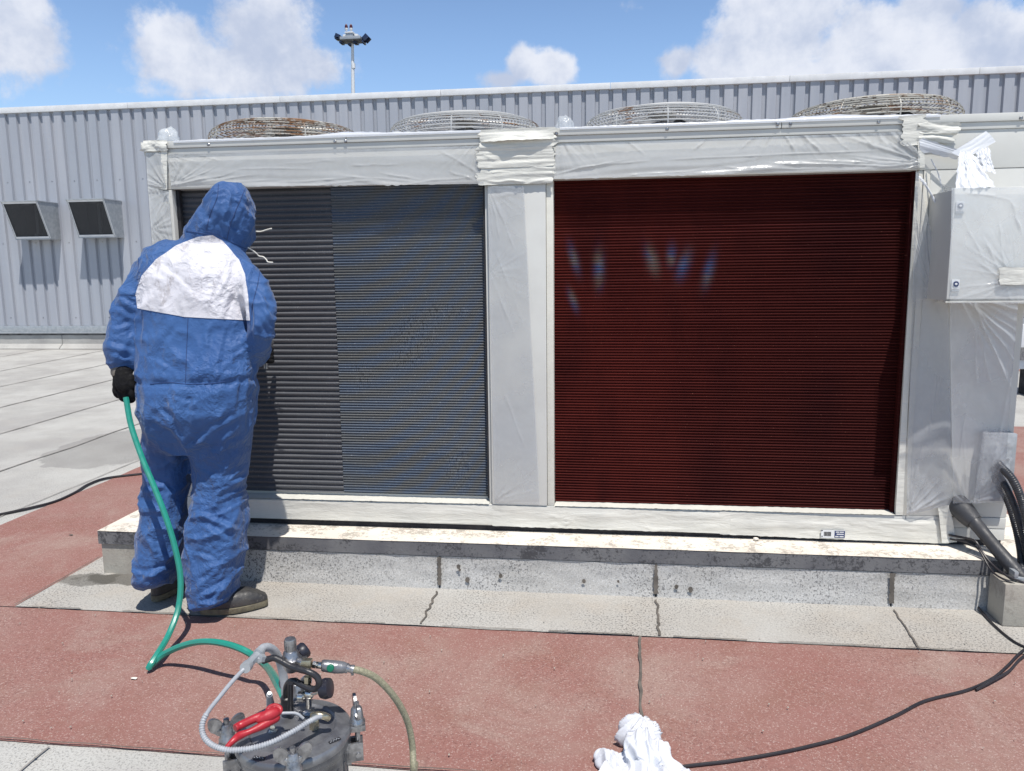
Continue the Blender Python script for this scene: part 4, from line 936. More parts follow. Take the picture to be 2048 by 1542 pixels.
# ------------------------------------------------------------------ white cloth
base = atz(1290, 1520, 0)
bm = nb()
def rb(px, py, z, rx, ry, rz, rot=0):
    p = atz(px, py, z); ret = bmesh.ops.create_icosphere(bm, subdivisions=3, radius=1)
    for v in ret['verts']:
        x, y = v.co.x*rx, v.co.y*ry; v.co = Vector((p.x+x*math.cos(rot)-y*math.sin(rot), p.y+x*math.sin(rot)+y*math.cos(rot), max(.010, p.z+v.co.z*rz)))
rb(1278, 1470, .045, .058, .060, .050); rb(1295, 1510, .035, .075, .07, .055, .3); rb(1330, 1540, .02, .085, .05, .035, -.5); rb(1228, 1524, .02, .050, .045, .030, .4); rb(1262, 1560, .02, .09, .06, .04); rb(1330, 1580, .02, .10, .06, .04)
bm = fuse(bm, .003, 14, .6)
bm.normal_update()
top = atz(1285, 1450, .07)
for v in bm.verts:
    p = v.co; dx, dy = p.x-top.x, p.y-top.y; a = math.atan2(dx, -dy+.02); r_ = math.hypot(dx, dy)
    w = 1.6*nz(p.x*9, p.y*9, 1)
    q = abs(nz(a*2.6+w*.5, r_*4, p.z*6)); q2 = abs(nz(a*6.5+w, r_*7+3, p.z*9)); q3 = nz(p.x*26+w, p.y*12, p.z*26)
    k = clamp(r_/.05)
    v.co = p+v.normal*(k*(.026*(1-min(1, q*3.2))+.012*(1-min(1, q2*3.5))-.016)+.003*q3 - .012*max(0, 1-abs(nz(p.x*7+4, p.y*16+w*.5, p.z*4))*14)*.5)
for v in bm.verts: v.co.z = max(.009, v.co.z)
tag(obj('cloth', bm, M['whitecloth'], base=(base.x, base.y, 0), angle=180), 'crumpled white cloth lying on the red felt at the bottom of the photo', 'cloth')

# ------------------------------------------------------------------ pressure tank
TC = Vector((-.689, 1.508, 0)); ZL = .42
TK = empty('pressure_tank', TC, 'dark metal paint pressure pot with wing nuts, valves and gauges in front of the man', 'pressure tank')
def tp(name, m, fn, parent=None, **k):
    bm = nb(); fn(bm); return obj(name, bm, M[m], parent or TK, **k)
body = tp('tank_body', 'tankside', lambda b: lathe(b, TC, [(.085, .03), (.108, .045), (.114, .07), (.114, .36), (.116, .375), (.121, .382), (.121, .398)], seg=64))
lid = tp('lid', 'darkmetal', lambda b: lathe(b, TC, [(.124, .399), (.1265, .404), (.1265, .414), (.122, .4195), (.104, .4215), (.100, .4245), (.094, .4250), (.090, .4215), (.06, .4255), (.03, .4275), (.002, .428)], seg=72))
def ribs(b):
    for k in range(26):
        a = 2*math.pi*k/26; d = Vector((math.cos(a), math.sin(a), 0)); e = Vector((-d.y, d.x, 0))
        obox(b, TC+d*.1145+Vector((0, 0, .22)), d*.0016, e*.0022, (0, 0, .13), .0008)
tp('tank_ribs', 'tankside', ribs)
for k in range(3):
    a = 2*math.pi*k/3; d = Vector((math.cos(a), math.sin(a), 0)); tp('foot', 'darkmetal', lambda b: lathe(b, TC+d*.09+Vector((0, 0, .012)), [(.014, 0), (.012, .035)], seg=12))
def clampset(ang, wing):
    d = Vector((math.cos(R(ang)), math.sin(R(ang)), 0)); e = Vector((-d.y, d.x, 0)); c = TC+d*.139
    w = Vector((math.cos(R(wing)), math.sin(R(wing)), 0)); wn = Vector((-w.y, w.x, 0))
    cb = tp('clamp', 'steel', lambda b: ([obox(b, c+e*s_*.0135+Vector((0, 0, .352))-d*.006, d*.017, e*.0028, (0, 0, .022), .001) for s_ in (-1, 1)], obox(b, TC+d*.117+Vector((0, 0, .35)), d*.006, e*.016, (0, 0, .026), .001), obox(b, c+e*.0+Vector((0, 0, .408)), d*.018, e*.017, (0, 0, .007), .002)))
    tp('clamp_bolt', 'steel', lambda b: (tube(b, [c+Vector((0, 0, .34)), c+Vector((0, 0, .402))], .0062, 12), tube(b, [c-e*.02+Vector((0, 0, .345)), c+e*.02+Vector((0, 0, .345))], .006, 12), tube(b, [c+Vector((0, 0, .45)), c+Vector((0, 0, .464))], .0062, 12)), cb)
    def wn_(b):
        lathe(b, c+Vector((0, 0, .4155)), [(.0185, 0), (.0185, .004), (.0155, .008), (.0125, .034), (.0095, .038)], seg=20)
        for s_ in (-1, 1):
            cc_ = c+w*s_*.021+Vector((0, 0, .449)); ax = (w*s_*.55+Vector((0, 0, .85))).normalized(); sx = wn.cross(ax).normalized()
            vs = []
            for o in (-.0034, .0034):
                vs.append([b.verts.new(cc_+ax*math.cos(t)*(.0235 if math.cos(t) > 0 else .026)+sx*math.sin(t)*.0145*(1 if math.cos(t) > -.2 else .8)+wn*o) for t in [2*math.pi*i/20 for i in range(20)]])
            b.faces.new(vs[0]); b.faces.new(vs[1][::-1])
            for i in range(20): b.faces.new((vs[0][i], vs[1][i], vs[1][(i+1) % 20], vs[0][(i+1) % 20]))
            tube(b, [cc_-ax*.034-w*s_*.004, cc_-ax*.008], [.010, .006], 10)
    tp('wing_nut', 'steel', wn_, cb)
clampset(293, 24); clampset(199, 30); clampset(20, 118); clampset(110, 20)
# fittings, located by survey from the camera at their real distance
def T(px, py, d): return atd(px, py, d)
hb = [(525, 1322, 1.70), (538, 1318, 1.70), (552, 1317, 1.70), (585, 1334, 1.69), (615, 1343, 1.68), (632, 1352, 1.68), (638, 1364, 1.68), (635, 1375, 1.685), (624, 1378, 1.69), (603, 1369, 1.70), (588, 1362, 1.71), (577, 1366, 1.72), (572, 1382, 1.73), (573, 1420, 1.76)]
tp('handle', 'blackplastic', lambda b: tube(b, dense([T(*q) for q in hb], .004), .0072, 14, rf=lambda s: 1+.05*nz(s*90, 1)))
tp('handle_post', 'blackplastic', lambda b: (tube(b, [T(581, 1366, 1.70), T(581, 1426, 1.735)], .0062, 14), lathe(b, T(574, 1404, 1.745), [(.014, -.02), (.014, .012), (.010, .016)], seg=14)))
tp('tee_fitting', 'galv', lambda b: (tube(b, [T(494, 1332, 1.66), T(518, 1306, 1.71)], [.0095, .0095], 6), tube(b, [T(490, 1336, 1.65), T(496, 1330, 1.665)], .012, 14), tube(b, [T(516, 1308, 1.70), T(521, 1303, 1.71)], .0115, 14), tube(b, [T(507, 1319, 1.69), T(528, 1317, 1.70)], .0075, 6), tube(b, [T(518, 1317, 1.69), T(526, 1317, 1.70)], .0105, 6)))
tp('suction_hose', 'greyhose', lambda b: tube(b, dense([T(518, 1305, 1.71), T(527, 1296, 1.73), T(540, 1296, 1.75), T(553, 1308, 1.77), T(562, 1330, 1.79), T(568, 1360, 1.80), T(573, 1400, 1.80)], .004), .0098, 14))
rg = T(582, 1315, 1.72)
RG = tp('regulator', 'steel', lambda b: (lathe(b, rg+Vector((0, 0, -.012)), [(.012, -.02), (.016, -.012), (.020, 0), (.0235, .006), (.0235, .011), (.018, .017), (.0165, .025), (.013, .030)], seg=24), obox(b, rg+Vector((.012, .004, -.014)), (.02, .004, 0), (-.003, .014, 0), (0, 0, .010), .003), tube(b, [T(597, 1322, 1.71), T(612, 1328, 1.70)], .008, 12)), )
def knob(b):
    lathe(b, rg+Vector((0, 0, .018)), [(.0125, 0), (.0125, .024), (.0115, .027), (.002, .028)], seg=24)
    for k in range(16):
        a = 2*math.pi*k/16; d = Vector((math.cos(a), math.sin(a), 0)); obox(b, rg+d*.0126+Vector((0, 0, .031)), d*.0008, Vector((-d.y, d.x, 0))*.001, (0, 0, .010))
tp('regulator_knob', 'steel', knob, RG)
ga = T(606, 1302, 1.75)
tp('gauge', 'speckblack', lambda b: (lathe(b, ga, [(.0165, -.010), (.0185, -.006), (.0185, .006), (.0155, .010), (.0155, .0085)], (.55, .62, .35), 28)))
tp('brass_block', 'brass', lambda b: (obox(b, T(614, 1328, 1.70), CR*.0105, CU*.0105, CF*.010, .0015), tube(b, [T(601, 1330, 1.70), T(612, 1328, 1.70)], .006, 12), tube(b, [T(616, 1338, 1.70), T(617, 1372, 1.705)], .0058, 12), tube(b, [T(615, 1353, 1.70), T(615, 1366, 1.70)], .0085, 6)))
tp('air_nipple', 'chrome', lambda b: (tube(b, [T(624, 1329, 1.70), T(650, 1332, 1.71)], .0052, 14), tube(b, [T(626, 1329, 1.70), T(632, 1330, 1.70)], .0085, 6), tube(b, [T(634, 1330, 1.70), T(643, 1331, 1.705)], .0075, 14)))
vc = T(617, 1388, 1.71)
VB = tp('ball_valve', 'chrome', lambda b: (ball(b, vc, .0125, .011, .0125, 3), tube(b, [vc, T(617, 1413, 1.735)], .0072, 14), tube(b, [T(600, 1394, 1.71), vc], .008, 14), lathe(b, T(602, 1393, 1.705), [(.0115, -.006), (.0115, .005)], CR, 14), tube(b, [vc, T(640, 1381, 1.70)], .0062, 14), ball(b, T(606, 1368, 1.715), .009, .008, .010, 2)))
tp('valve_knob', 'speckblack', lambda b: lathe(b, T(651, 1377, 1.695), [(.0135, -.013), (.0195, -.010), (.0225, .0), (.021, .011), (.012, .013)], (CR*.97+CU*.18-CF*.15), 28), VB)
tp('relief_valve', 'galv', lambda b: (tube(b, [T(539, 1389, 1.70), T(539, 1410, 1.72)], .0068, 16), tube(b, [T(539, 1410, 1.72), T(539, 1425, 1.74)], .004, 10), tube(b, [T(539, 1386, 1.695), T(539, 1389, 1.70)], .0045, 12)))
tp('lid_bolt', 'chrome', lambda b: (lathe(b, atz(546, 1464, .4265), [(.0105, 0), (.0105, .003), (.006, .004), (.006, .013), (.0045, .015), (.0045, .021)], seg=6)))
tp('outlet_elbow', 'brass', lambda b: (lathe(b, atz(629, 1456, .4265), [(.0115, 0), (.0115, .018), (.0095, .020), (.0085, .034)], seg=6), tube(b, dense([T(627, 1433, 1.672), T(636, 1430, 1.67), T(648, 1432, 1.672), T(657, 1436, 1.68)], .003), .0078, 12)))
tp('lid_washer', 'chrome', lambda b: lathe(b, atz(618, 1428, .4255), [(.014, 0), (.014, .004), (.008, .006)], seg=20))
def plate(b, px, py, rot, w, h, z=.4216):
    p = atz(px, py, z); X = Vector((math.cos(rot), math.sin(rot), 0)); Y_ = Vector((-X.y, X.x, 0)); obox(b, p, X*w, Y_*h, (0, 0, .0006))
    return p, X, Y_
for px, py, rot in ((518, 1516, -.12), (669, 1481, .85)):
    bm = nb(); p, X, Y_ = plate(bm, px, py, rot, .0135, .0048, .4212); lp = obj('lid_label', bm, M['blackplastic'], TK)
    bm = nb()
    for k in range(7): obox(bm, p+X*(-.010+.0033*k)+Y_*(.0015 if k % 2 else -.0012)+Vector((0, 0, .001)), X*.0010, Y_*.0011, (0, 0, .0003))
    obj('embossed_marks', bm, M['greyhose'], lp)
gl = [(496, 1331, 1.665), (484, 1342, 1.65), (462, 1366, 1.64), (440, 1393, 1.63), (420, 1418, 1.62), (407, 1440, 1.61), (404, 1460, 1.60), (411, 1478, 1.59), (430, 1493, 1.58), (460, 1500, 1.575), (500, 1497, 1.58), (545, 1484, 1.59), (590, 1461, 1.62), (620, 1442, 1.645), (640, 1433, 1.665), (655, 1436, 1.68)]
LP = dense([T(*q) for q in gl], .0010); n0 = int(len(LP)*.27); n1 = int(len(LP)*.90)
tp('overflow_hose', 'greyhose', lambda b: tube(b, LP[:n0:4]+[LP[n0]], .0046, 12))
tp('hose_tail', 'greyhose', lambda b: tube(b, LP[n1::4], .0052, 12))
tp('spring_sleeve', 'greyhose', lambda b: tube(b, LP[n0:n1+1], .0062, 10, rf=lambda s: 1-.25*(.5+.5*math.cos(2*math.pi*s/.0052))**2))

# red grip tool lying on the lid
RT = empty('grip_pliers', T(520, 1450, 1.66), 'red plastic handled pliers lying across the tank lid', 'pliers')
bm = nb()
ua = dense([T(470, 1457, 1.62), T(482, 1450, 1.63), T(512, 1436, 1.64), T(538, 1427, 1.65)], .002); tube(bm, ua, [.0088]*len(ua), 12)
limb(bm, [T(520, 1438, 1.64), T(537, 1431, 1.648), T(549, 1426, 1.655)], [.010, .0135, .0125], 16, 6)
ring = [T(548, 1421, 1.662)+CR*math.cos(t)*.0145+CU*math.sin(t)*.0085 + CF*math.sin(t)*.006 for t in [2*math.pi*i/28 for i in range(29)]]
tube(bm, ring, .0048, 10, cap=False)
bm = fuse(bm, .0013, 2); obj('upper_handle', bm, M['red'], RT, angle=180)
bm = nb(); limb(bm, [T(455, 1493, 1.585), T(468, 1480, 1.595), T(480, 1471, 1.61), T(500, 1463, 1.62), T(525, 1451, 1.635), T(552, 1436, 1.655)], [.0055, .007, .0085, .0065, .009, .0095], 14, 8)
bm = fuse(bm, .0013, 2); obj('lower_handle', bm, M['red'], RT, angle=180)
bm = nb(); tube(bm, dense([T(556, 1427, 1.66), T(575, 1426, 1.665), T(593, 1427, 1.67), T(607, 1437, 1.675)], .003), .0032, 10); obj('nozzle_rod', bm, M['greyhose'], RT)

# air line with quick coupler
AH = empty('air_hose', T(650, 1332, 1.71), 'braided air hose with grey quick coupler and green button, right of the tank', 'air hose')
def cpl(b): tube(b, [T(643, 1331, 1.705), T(646, 1331, 1.706), T(655, 1332, 1.708), T(672, 1334, 1.712), T(686, 1335, 1.715), T(693, 1336, 1.716)], [.011, .0128, .0135, .0140, .0128, .0105], 24)
bm = nb(); cpl(bm); obj('coupler', bm, M['darkmetal'], AH)
bm = nb(); lathe(bm, T(661.5, 1335, 1.695), [(.0078, 0), (.0078, .006), (.0065, .0075), (.001, .008)], -CF, 20); obj('release_button', bm, M['greenbutton'], AH)
bm = nb(); tube(bm, [T(692, 1336, 1.716), T(704, 1338, 1.72)], .0085, 16); tube(bm, [T(692, 1336, 1.716), T(696, 1337, 1.717)], .011, 16); tube(bm, [T(703, 1338, 1.72), T(708, 1339, 1.72)], .0098, 16); obox(bm, T(705, 1347, 1.72), CR*.003, CU*.004, CF*.002, .0005); obj('hose_clamp', bm, M['steel'], AH)
gp = atz(828, 1575, .02)
bm = nb(); HP = dense([T(703, 1338, 1.72), T(725, 1343, 1.73), T(752, 1356, 1.75), T(780, 1383, 1.78), T(802, 1415, 1.81), T(817, 1450, 1.84), T(825, 1495, 1.86), T(827, 1545, 1.87), gp+Vector((0, .02, .05)), gp+Vector((.02, -.15, .0))], .0012)
tube(bm, HP, .0078, 16, rf=lambda s: 1+.03*math.sin(s*2*math.pi/.0036)); obj('hose', bm, M['braid'], AH)

# green fluid hose from the glove to the tank
GH = [at(252, 795, 2.86), at(262, 850, 2.83), at(284, 915, 2.79), at(309, 975, 2.75), at(332, 1035, 2.72), at(350, 1095, 2.70), at(361, 1155, 2.68), at(357, 1215, 2.64), at(338, 1268, 2.56), atz(315, 1308, .055), atz(299, 1333, .03), atz(303, 1330, .028), atz(330, 1307, .06), atz(380, 1287, .12), atz(430, 1284, .155), atz(485, 1299, .15), atz(530, 1330, .13), T(556, 1368, 1.98), T(572, 1402, 1.86), T(577, 1425, 1.80)]
cord(GH, .0115, 'shiny green hose running from the gloved hand down to the tank', 'hose', 'fluid_hose', 'hose', step=.008)
# ------------------------------------------------------------------ the man in the coverall
PE = empty('person', (-1.75, 2.97, 0), 'person seen from behind in hooded blue coverall with white back panel, holding a green hose', 'person')
def ringloft(bm, rings, seg=28):
    """rings: (px_left, px_right, py, Y, depth radius [, dz tilt]) measured silhouettes"""
    vs = []
    for r_ in rings:
        a = at(r_[0], r_[2], r_[3]); b = at(r_[1], r_[2], r_[3]); c = (a+b)/2; rx = (b.x-a.x)/2; ry = r_[4]; tl = r_[5] if len(r_) > 5 else 0
        row = []
        for k in range(seg):
            t = 2*math.pi*k/seg; cx, sy = math.cos(t), math.sin(t); e = 2/2.4
            x = rx*math.copysign(abs(cx)**e, cx); y = ry*math.copysign(abs(sy)**e, sy)
            row.append(bm.verts.new(c+Vector((x, y, -tl*y+(b.z-a.z)*x*0))))
        vs.append(row)
    for i in range(len(vs)-1):
        for k in range(seg): bm.faces.new((vs[i][k], vs[i][(k+1) % seg], vs[i+1][(k+1) % seg], vs[i+1][k]))
    bm.faces.new(vs[0][::-1]); bm.faces.new(vs[-1])
bm = nb()
ringloft(bm, [(322, 485, 905, 2.975, .12), (294, 502, 875, 2.965, .155), (284, 512, 825, 2.955, .185), (282, 515, 775, 2.955, .182), (279, 516, 720, 2.97, .165), (278, 508, 660, 3.00, .155), (276, 504, 600, 3.02, .160), (276, 506, 550, 3.035, .165), (280, 500, 522, 3.05, .155), (290, 486, 495, 3.07, .125), (330, 470, 476, 3.09, .09)])
# legs
ringloft(bm, [(296, 378, 850, 2.98, .14), (289, 382, 890, 2.99, .138), (289, 378, 930, 3.0, .120), (285, 377, 975, 2.985, .12), (283, 372, 1035, 2.97, .125), (279, 366, 1090, 2.96, .125), (276, 360, 1130, 2.95, .13), (275, 357, 1158, 2.955, .13), (285, 350, 1168, 2.96, .10)])
ringloft(bm, [(386, 505, 850, 2.98, .15), (382, 503, 890, 2.99, .145), (384, 498, 935, 3.0, .125), (385, 488, 985, 2.985, .125), (377, 492, 1050, 2.955, .135), (371, 492, 1105, 2.935, .135), (375, 482, 1155, 2.91, .135), (382, 474, 1192, 2.89, .13), (388, 462, 1212, 2.87, .095)])
# arms
def A(px, py, Y): return at(px, py, Y)
limb(bm, [A(322, 518, 3.05), A(293, 552, 3.01), A(264, 602, 2.96), A(246, 655, 2.93), A(241, 700, 2.90), A(243, 726, 2.90)], [.074, .076, .072, .066, .063, .058], 22)
limb(bm, [A(462, 532, 3.05), A(497, 562, 3.00), A(520, 606, 2.95), A(523, 655, 2.92), A(518, 692, 2.98), A(516, 708, 3.11), A(515, 714, 3.22)], [.066, .068, .068, .064, .060, .055, .046], 22)
# cowl, hood and head
limb(bm, [A(402, 492, 3.07), A(428, 462, 3.07), A(452, 430, 3.08)], [.098, .105, .10], 24)
limb(bm, [A(448, 478, 3.07), A(468, 455, 3.09), A(470, 425, 3.09)], [.078, .085, .085], 24)
c = A(459, 424, 3.10); ret = bmesh.ops.create_icosphere(bm, subdivisions=4, radius=1)
rt = Matrix.Rotation(.22, 3, 'Y')
for v in ret['verts']:
    k = 1+.10*max(0, v.co.z)*0; v.co = rt @ Vector((v.co.x*.104, v.co.y*.135, v.co.z*.130))+c
ret = bmesh.ops.create_icosphere(bm, subdivisions=3, radius=1); c2 = A(480, 462, 3.12)
for v in ret['verts']: v.co = Vector((v.co.x*.068, v.co.y*.10, v.co.z*.092))+c2
bm = fuse(bm, .0068, 4, .5)
bm.normal_update()
SH = at(400, 765, 2.8).z; KL = at(300, 985, 2.9)
CL = [(378, 905, 345, 868, 9, 7), (345, 868, 300, 838, 8, 6), (380, 905, 420, 868, 9, 7), (420, 868, 480, 835, 8, 6), (392, 925, 500, 880, 7, 7), (365, 925, 292, 895, 7, 7), (380, 860, 385, 790, 5, 6), (300, 810, 350, 870, 6, 6), (325, 790, 360, 850, 5, 5),
      (395, 1030, 485, 1062, 9, 6), (402, 1052, 470, 1088, 8, 6), (398, 1018, 440, 1012, 7, 5), (285, 962, 352, 985, 8, 6), (288, 985, 335, 968, 7, 5), (283, 1010, 340, 1030, 6, 6), (300, 1040, 310, 1150, 5, 6), (455, 960, 500, 935, 6, 5), (430, 990, 488, 965, 6, 5),
      (278, 1150, 350, 1140, 7, 5), (280, 1165, 345, 1128, 7, 5), (390, 1200, 465, 1165, 8, 6), (385, 1180, 450, 1130, 7, 6), (420, 1210, 478, 1150, 7, 5), (440, 1100, 485, 1085, 6, 5), (380, 1110, 430, 1125, 6, 5),
      (232, 598, 268, 618, 9, 6), (228, 620, 272, 640, 7, 6), (225, 660, 262, 650, 7, 5), (216, 690, 262, 705, 8, 6), (222, 712, 265, 722, 7, 4), (278, 590, 277, 690, -9, 6), (520, 590, 545, 640, 7, 6), (505, 570, 540, 610, 7, 6), (510, 640, 540, 690, 6, 5), (500, 600, 498, 700, -8, 6),
      (300, 500, 330, 480, 6, 5), (345, 640, 300, 700, 4, 7), (420, 650, 400, 740, 5, 6), (450, 650, 430, 755, 5, 6), (300, 720, 350, 745, 4, 5), (460, 720, 500, 690, 5, 5), (480, 760, 470, 830, 6, 6), (500, 770, 495, 840, 5, 5), (330, 800, 400, 815, 4, 6),
      (425, 430, 440, 470, 6, 5), (455, 400, 470, 450, 5, 5), (440, 445, 480, 470, 6, 5), (425, 395, 455, 385, 5, 4), (475, 395, 500, 430, 5, 5), (395, 455, 430, 440, 5, 5), (320, 530, 380, 590, 4, 6), (400, 520, 380, 600, 4, 6), (440, 540, 410, 620, 5, 6), (470, 560, 440, 640, 5, 6)]
def crz(p, n_):
    if n_.y > .35: return 0
    d_ = p-CAM; zc = d_.dot(CF); X = 1024+FPX*d_.dot(CR)/zc; Y = 771-FPX*d_.dot(CU)/zc; h = 0
    for x0, y0, x1, y1, am, w in CL:
        if X < min(x0, x1)-22 or X > max(x0, x1)+22 or Y < min(y0, y1)-22 or Y > max(y0, y1)+22: continue
        dx, dy = x1-x0, y1-y0; L2 = dx*dx+dy*dy; t = ((X-x0)*dx+(Y-y0)*dy)/L2
        if t < -.1 or t > 1.1: continue
        q = ((X-x0)*dy-(Y-y0)*dx)/math.sqrt(L2)+3.5*nz(t*2.5, x0, y0)
        e = clamp((t+.1)*4)*clamp((1.1-t)*3)
        h += e*am*.001*(math.exp(-(q/w)**2)-.75*math.exp(-((q-w*1.5)/w)**2))
    return h
for v in bm.verts:
    p = v.co.copy(); n_ = v.normal.copy(); z = p.z; d = 0
    # broad drape
    d += .010*nz(p.x*5, p.y*5, z*3.2)
    w = Vector((nz(p.x*4, p.y*4, z*4), nz(p.x*4+9, p.y*4, z*4), nz(p.x*4, p.y*4+9, z*4)))
    def rdg(sx, sz, seed, pw=2.):
        q = nz((p.x+w.x*.05)*sx+seed, (p.y+w.y*.05)*sx, (z+w.z*.05)*sz); return (1-min(1, abs(q)*2.6))**pw
    leg = clamp((.72-z)/.12); foot = clamp((.30-z)/.22); knee = math.exp(-((z-.50)/.08)**2)
    arm = 1. if (p.x < -1.90 and z > 1.0) or (p.x > -1.415 and 1.05 < z < 1.5) else 0.
    hoodm = clamp((z-1.52)/.06)
    # horizontal bunching at ankles, knees, elbows; slanting folds on thighs and seat
    d += .013*foot*(rdg(4, 22, 3)-.45) + .011*knee*leg*(rdg(4, 17, 7)-.4)
    d += .012*leg*(rdg(6, 8, 11)-.4)
    d += .009*arm*(rdg(6, 12, 17)-.4) + .003*arm*(rdg(13, 20, 19)-.4)
    d += (1-leg)*(1-hoodm)*(1-arm)*(.009*(rdg(6, 5, 23)-.4)+.0045*(rdg(14, 9, 29)-.4))
    seat = math.exp(-((z-.84)/.12)**2); d += .006*seat*(rdg(8, 8, 31)-.4)
    d += hoodm*(.009*(rdg(10, 8, 37)-.4)+.004*(rdg(22, 18, 39)-.4))
    d += .0014*(rdg(24, 20, 41)-.4)
    # elastic waist: drawn in
    wz = z-(SH+.006*nz(p.x*9, 2)); 
    if abs(wz) < .06 and not arm: d -= .010*math.exp(-(wz/.012)**2); d += .006*math.exp(-((wz-.03)/.014)**2)*abs(nz(p.x*30, 5))*2
    v.co = p+n_*(d-(.012 if z < 1.0 else .007)+crz(p, n_))
bmesh.ops.smooth_vert(bm, verts=bm.verts, factor=.25, use_axis_x=True, use_axis_y=True, use_axis_z=True)
bm.normal_update()
BV = BVHTree.FromBMesh(bm)
# white back panel: cut the back of the garment along its seams and lay it 2 mm proud
wp = bm.copy()
poly = [(277, 629), (272, 588), (284, 552), (312, 520), (352, 492), (395, 474), (418, 471), (440, 477), (470, 508), (490, 540), (497, 600), (501, 657), (440, 640), (370, 632)]
poly = poly[::-1]
cx_ = sum(p[0] for p in poly)/len(poly); cy_ = sum(p[1] for p in poly)/len(poly)
delf = [f for f in wp.faces if f.calc_center_median().z < 1.15 or f.calc_center_median().z > 1.64 or f.normal.y > .15]
bmesh.ops.delete(wp, geom=delf, context='FACES')
hull = [(277, 629), (272, 588), (284, 552), (312, 520), (352, 492), (395, 474), (425, 470), (445, 482), (478, 520), (490, 548), (497, 600), (501, 658), (370, 634)]
for i in range(len(hull)):
    a = hull[i]; b = hull[(i+1) % len(hull)]
    ra_, rb_ = ray(*a), ray(*b); n_ = ra_.cross(rb_).normalized()
    if n_.dot(ray(cx_, cy_)) < 0: n_ = -n_
    bmesh.ops.bisect_plane(wp, geom=wp.verts[:]+wp.edges[:]+wp.faces[:], plane_co=CAM, plane_no=n_, clear_inner=True, clear_outer=False)
# drop arm pieces not attached to the torso
wp.normal_update()
for v in wp.verts: v.co += v.normal*.0025
ext = bmesh.ops.extrude_face_region(wp, geom=wp.faces[:])
vs = [e for e in ext['geom'] if isinstance(e, bmesh.types.BMVert)]
for v in vs: v.co -= v.normal*.003
M_body = obj('body', bm, M['blue'], PE, angle=180)
obj('white_back_panel', wp, M['white'], PE, angle=60)
def on_body(px, py, off=.001):
    h, n_, i, d = BV.ray_cast(CAM, ray(px, py).normalized())
    return (h - ray(px, py).normalized()*off) if h is not None else None
def seam(pts, r=.0014):
    P = []
    q = spline([(a, b, 0) for a, b in pts], 12)
    for s_ in q:
        h = on_body(s_.x, s_.y)
        if h is not None and (not P or (h-P[-1]).length > .003): P.append(h)
    bm = nb(); tube(bm, P, r, 6); return bm
for pts in ([(376, 634), (374, 680), (372, 725), (371, 766)], [(300, 768), (340, 765), (372, 768), (420, 767), (452, 763)], [(437, 368), (434, 395), (420, 430), (412, 462)], [(490, 378), (474, 415), (462, 445), (454, 478)],
            [(412, 462), (440, 472), (470, 488), (492, 498)], [(276, 545), (279, 500), (300, 478)], [(520, 540), (515, 570), (505, 610), (500, 650)], [(372, 462), (400, 466), (425, 470)]):
    obj('stitched_seam', seam(pts), M['seamblue'], PE)
# drawstrings of the hood
for pts in ([(496, 495, 3.10), (504, 500, 3.12), (512, 506, 3.13), (518, 512, 3.14), (527, 514, 3.14), (533, 520, 3.14), (536, 524, 3.14), (546, 525, 3.14)], [(500, 462, 3.16), (512, 463, 3.17), (522, 463, 3.17), (532, 460, 3.17), (543, 457, 3.16)]):
    bm = nb(); tube(bm, dense([at(*p) for p in pts], .004), .0028, 8); obj('drawstring', bm, M['cotton'], PE)
# knitted cuff and gloved left hand closed round the hose
bm = nb(); tube(bm, [A(243, 738, 2.90), A(244, 744, 2.89), A(245, 752, 2.885)], [.040, .042, .037], 24); cf = obj('cuff', bm, mat('tan_elastic_cuff', (.16, .14, .12), .8, 0, (.10, .09, .09), 60, .7), PE)
bm = nb()
HY = 2.875
limb(bm, [A(246, 745, HY), A(248, 757, HY), A(250, 772, HY-.005)], [.033, .036, .034], 20)
limb(bm, [A(238, 757, HY), A(236, 772, HY)], [.024, .022], 16); limb(bm, [A(260, 757, HY), A(263, 772, HY)], [.022, .021], 16)
for k, (px, py) in enumerate(((233, 776), (243, 781), (254, 783), (264, 780))):
    L_ = (.9, 1., 1., .88)[k]
    a = A(px, py-6, HY+.004); limb(bm, [a, a+Vector((.001, -.012, -.022))*L_, a+Vector((.003, -.004, -.046))*L_, a+Vector((.004, .022, -.052))*L_, a+Vector((.003, .036, -.034))*L_], [.0135, .0128, .0118, .0108, .0098], 14, 5)
a = A(266, 768, HY+.008); limb(bm, [a, a+Vector((.006, .014, -.016)), a+Vector((-.004, .026, -.032)), a+Vector((-.018, .030, -.040))], [.0145, .0135, .012, .0105], 14, 5)
bm = fuse(bm, .0022, 3)
for v in bm.verts: v.co += v.normal*.0012*nz(*(v.co*60))
obj('glove', bm, M['glove'], PE, angle=180)
# right hand and spray gun, hidden in front of the body
bm = nb(); h0 = A(513, 712, 3.24)
limb(bm, [h0, h0+Vector((-.004, .04, .004)), h0+Vector((-.008, .075, .004))], [.030, .036, .030], 18)
for k in range(4):
    a = h0+Vector((.012, .085, .022-.018*k)); limb(bm, [a, a+Vector((.012, .018, -.002)), a+Vector((-.012, .034, -.004)), a+Vector((-.034, .022, -.004))], [.0125, .0118, .0108, .0095], 12, 5)
a = h0+Vector((-.022, .06, .028)); limb(bm, [a, a+Vector((-.006, .022, .008)), a+Vector((.002, .042, .004))], [.0135, .012, .0105], 12, 5)
obj('glove', fuse(bm, .0025, 2), M['glove'], PE, angle=180)
gun = empty('spray_gun', h0+Vector((0, .1, 0)), 'spray gun held in the right hand in front of the body', 'spray gun')
bm = nb(); g0 = h0+Vector((-.004, .098, -.07)); tube(bm, [g0, g0+Vector((0, .004, .07)), g0+Vector((0, .006, .105))], [.010, .012, .013], 14); obj('grip', bm, M['steel'], gun)
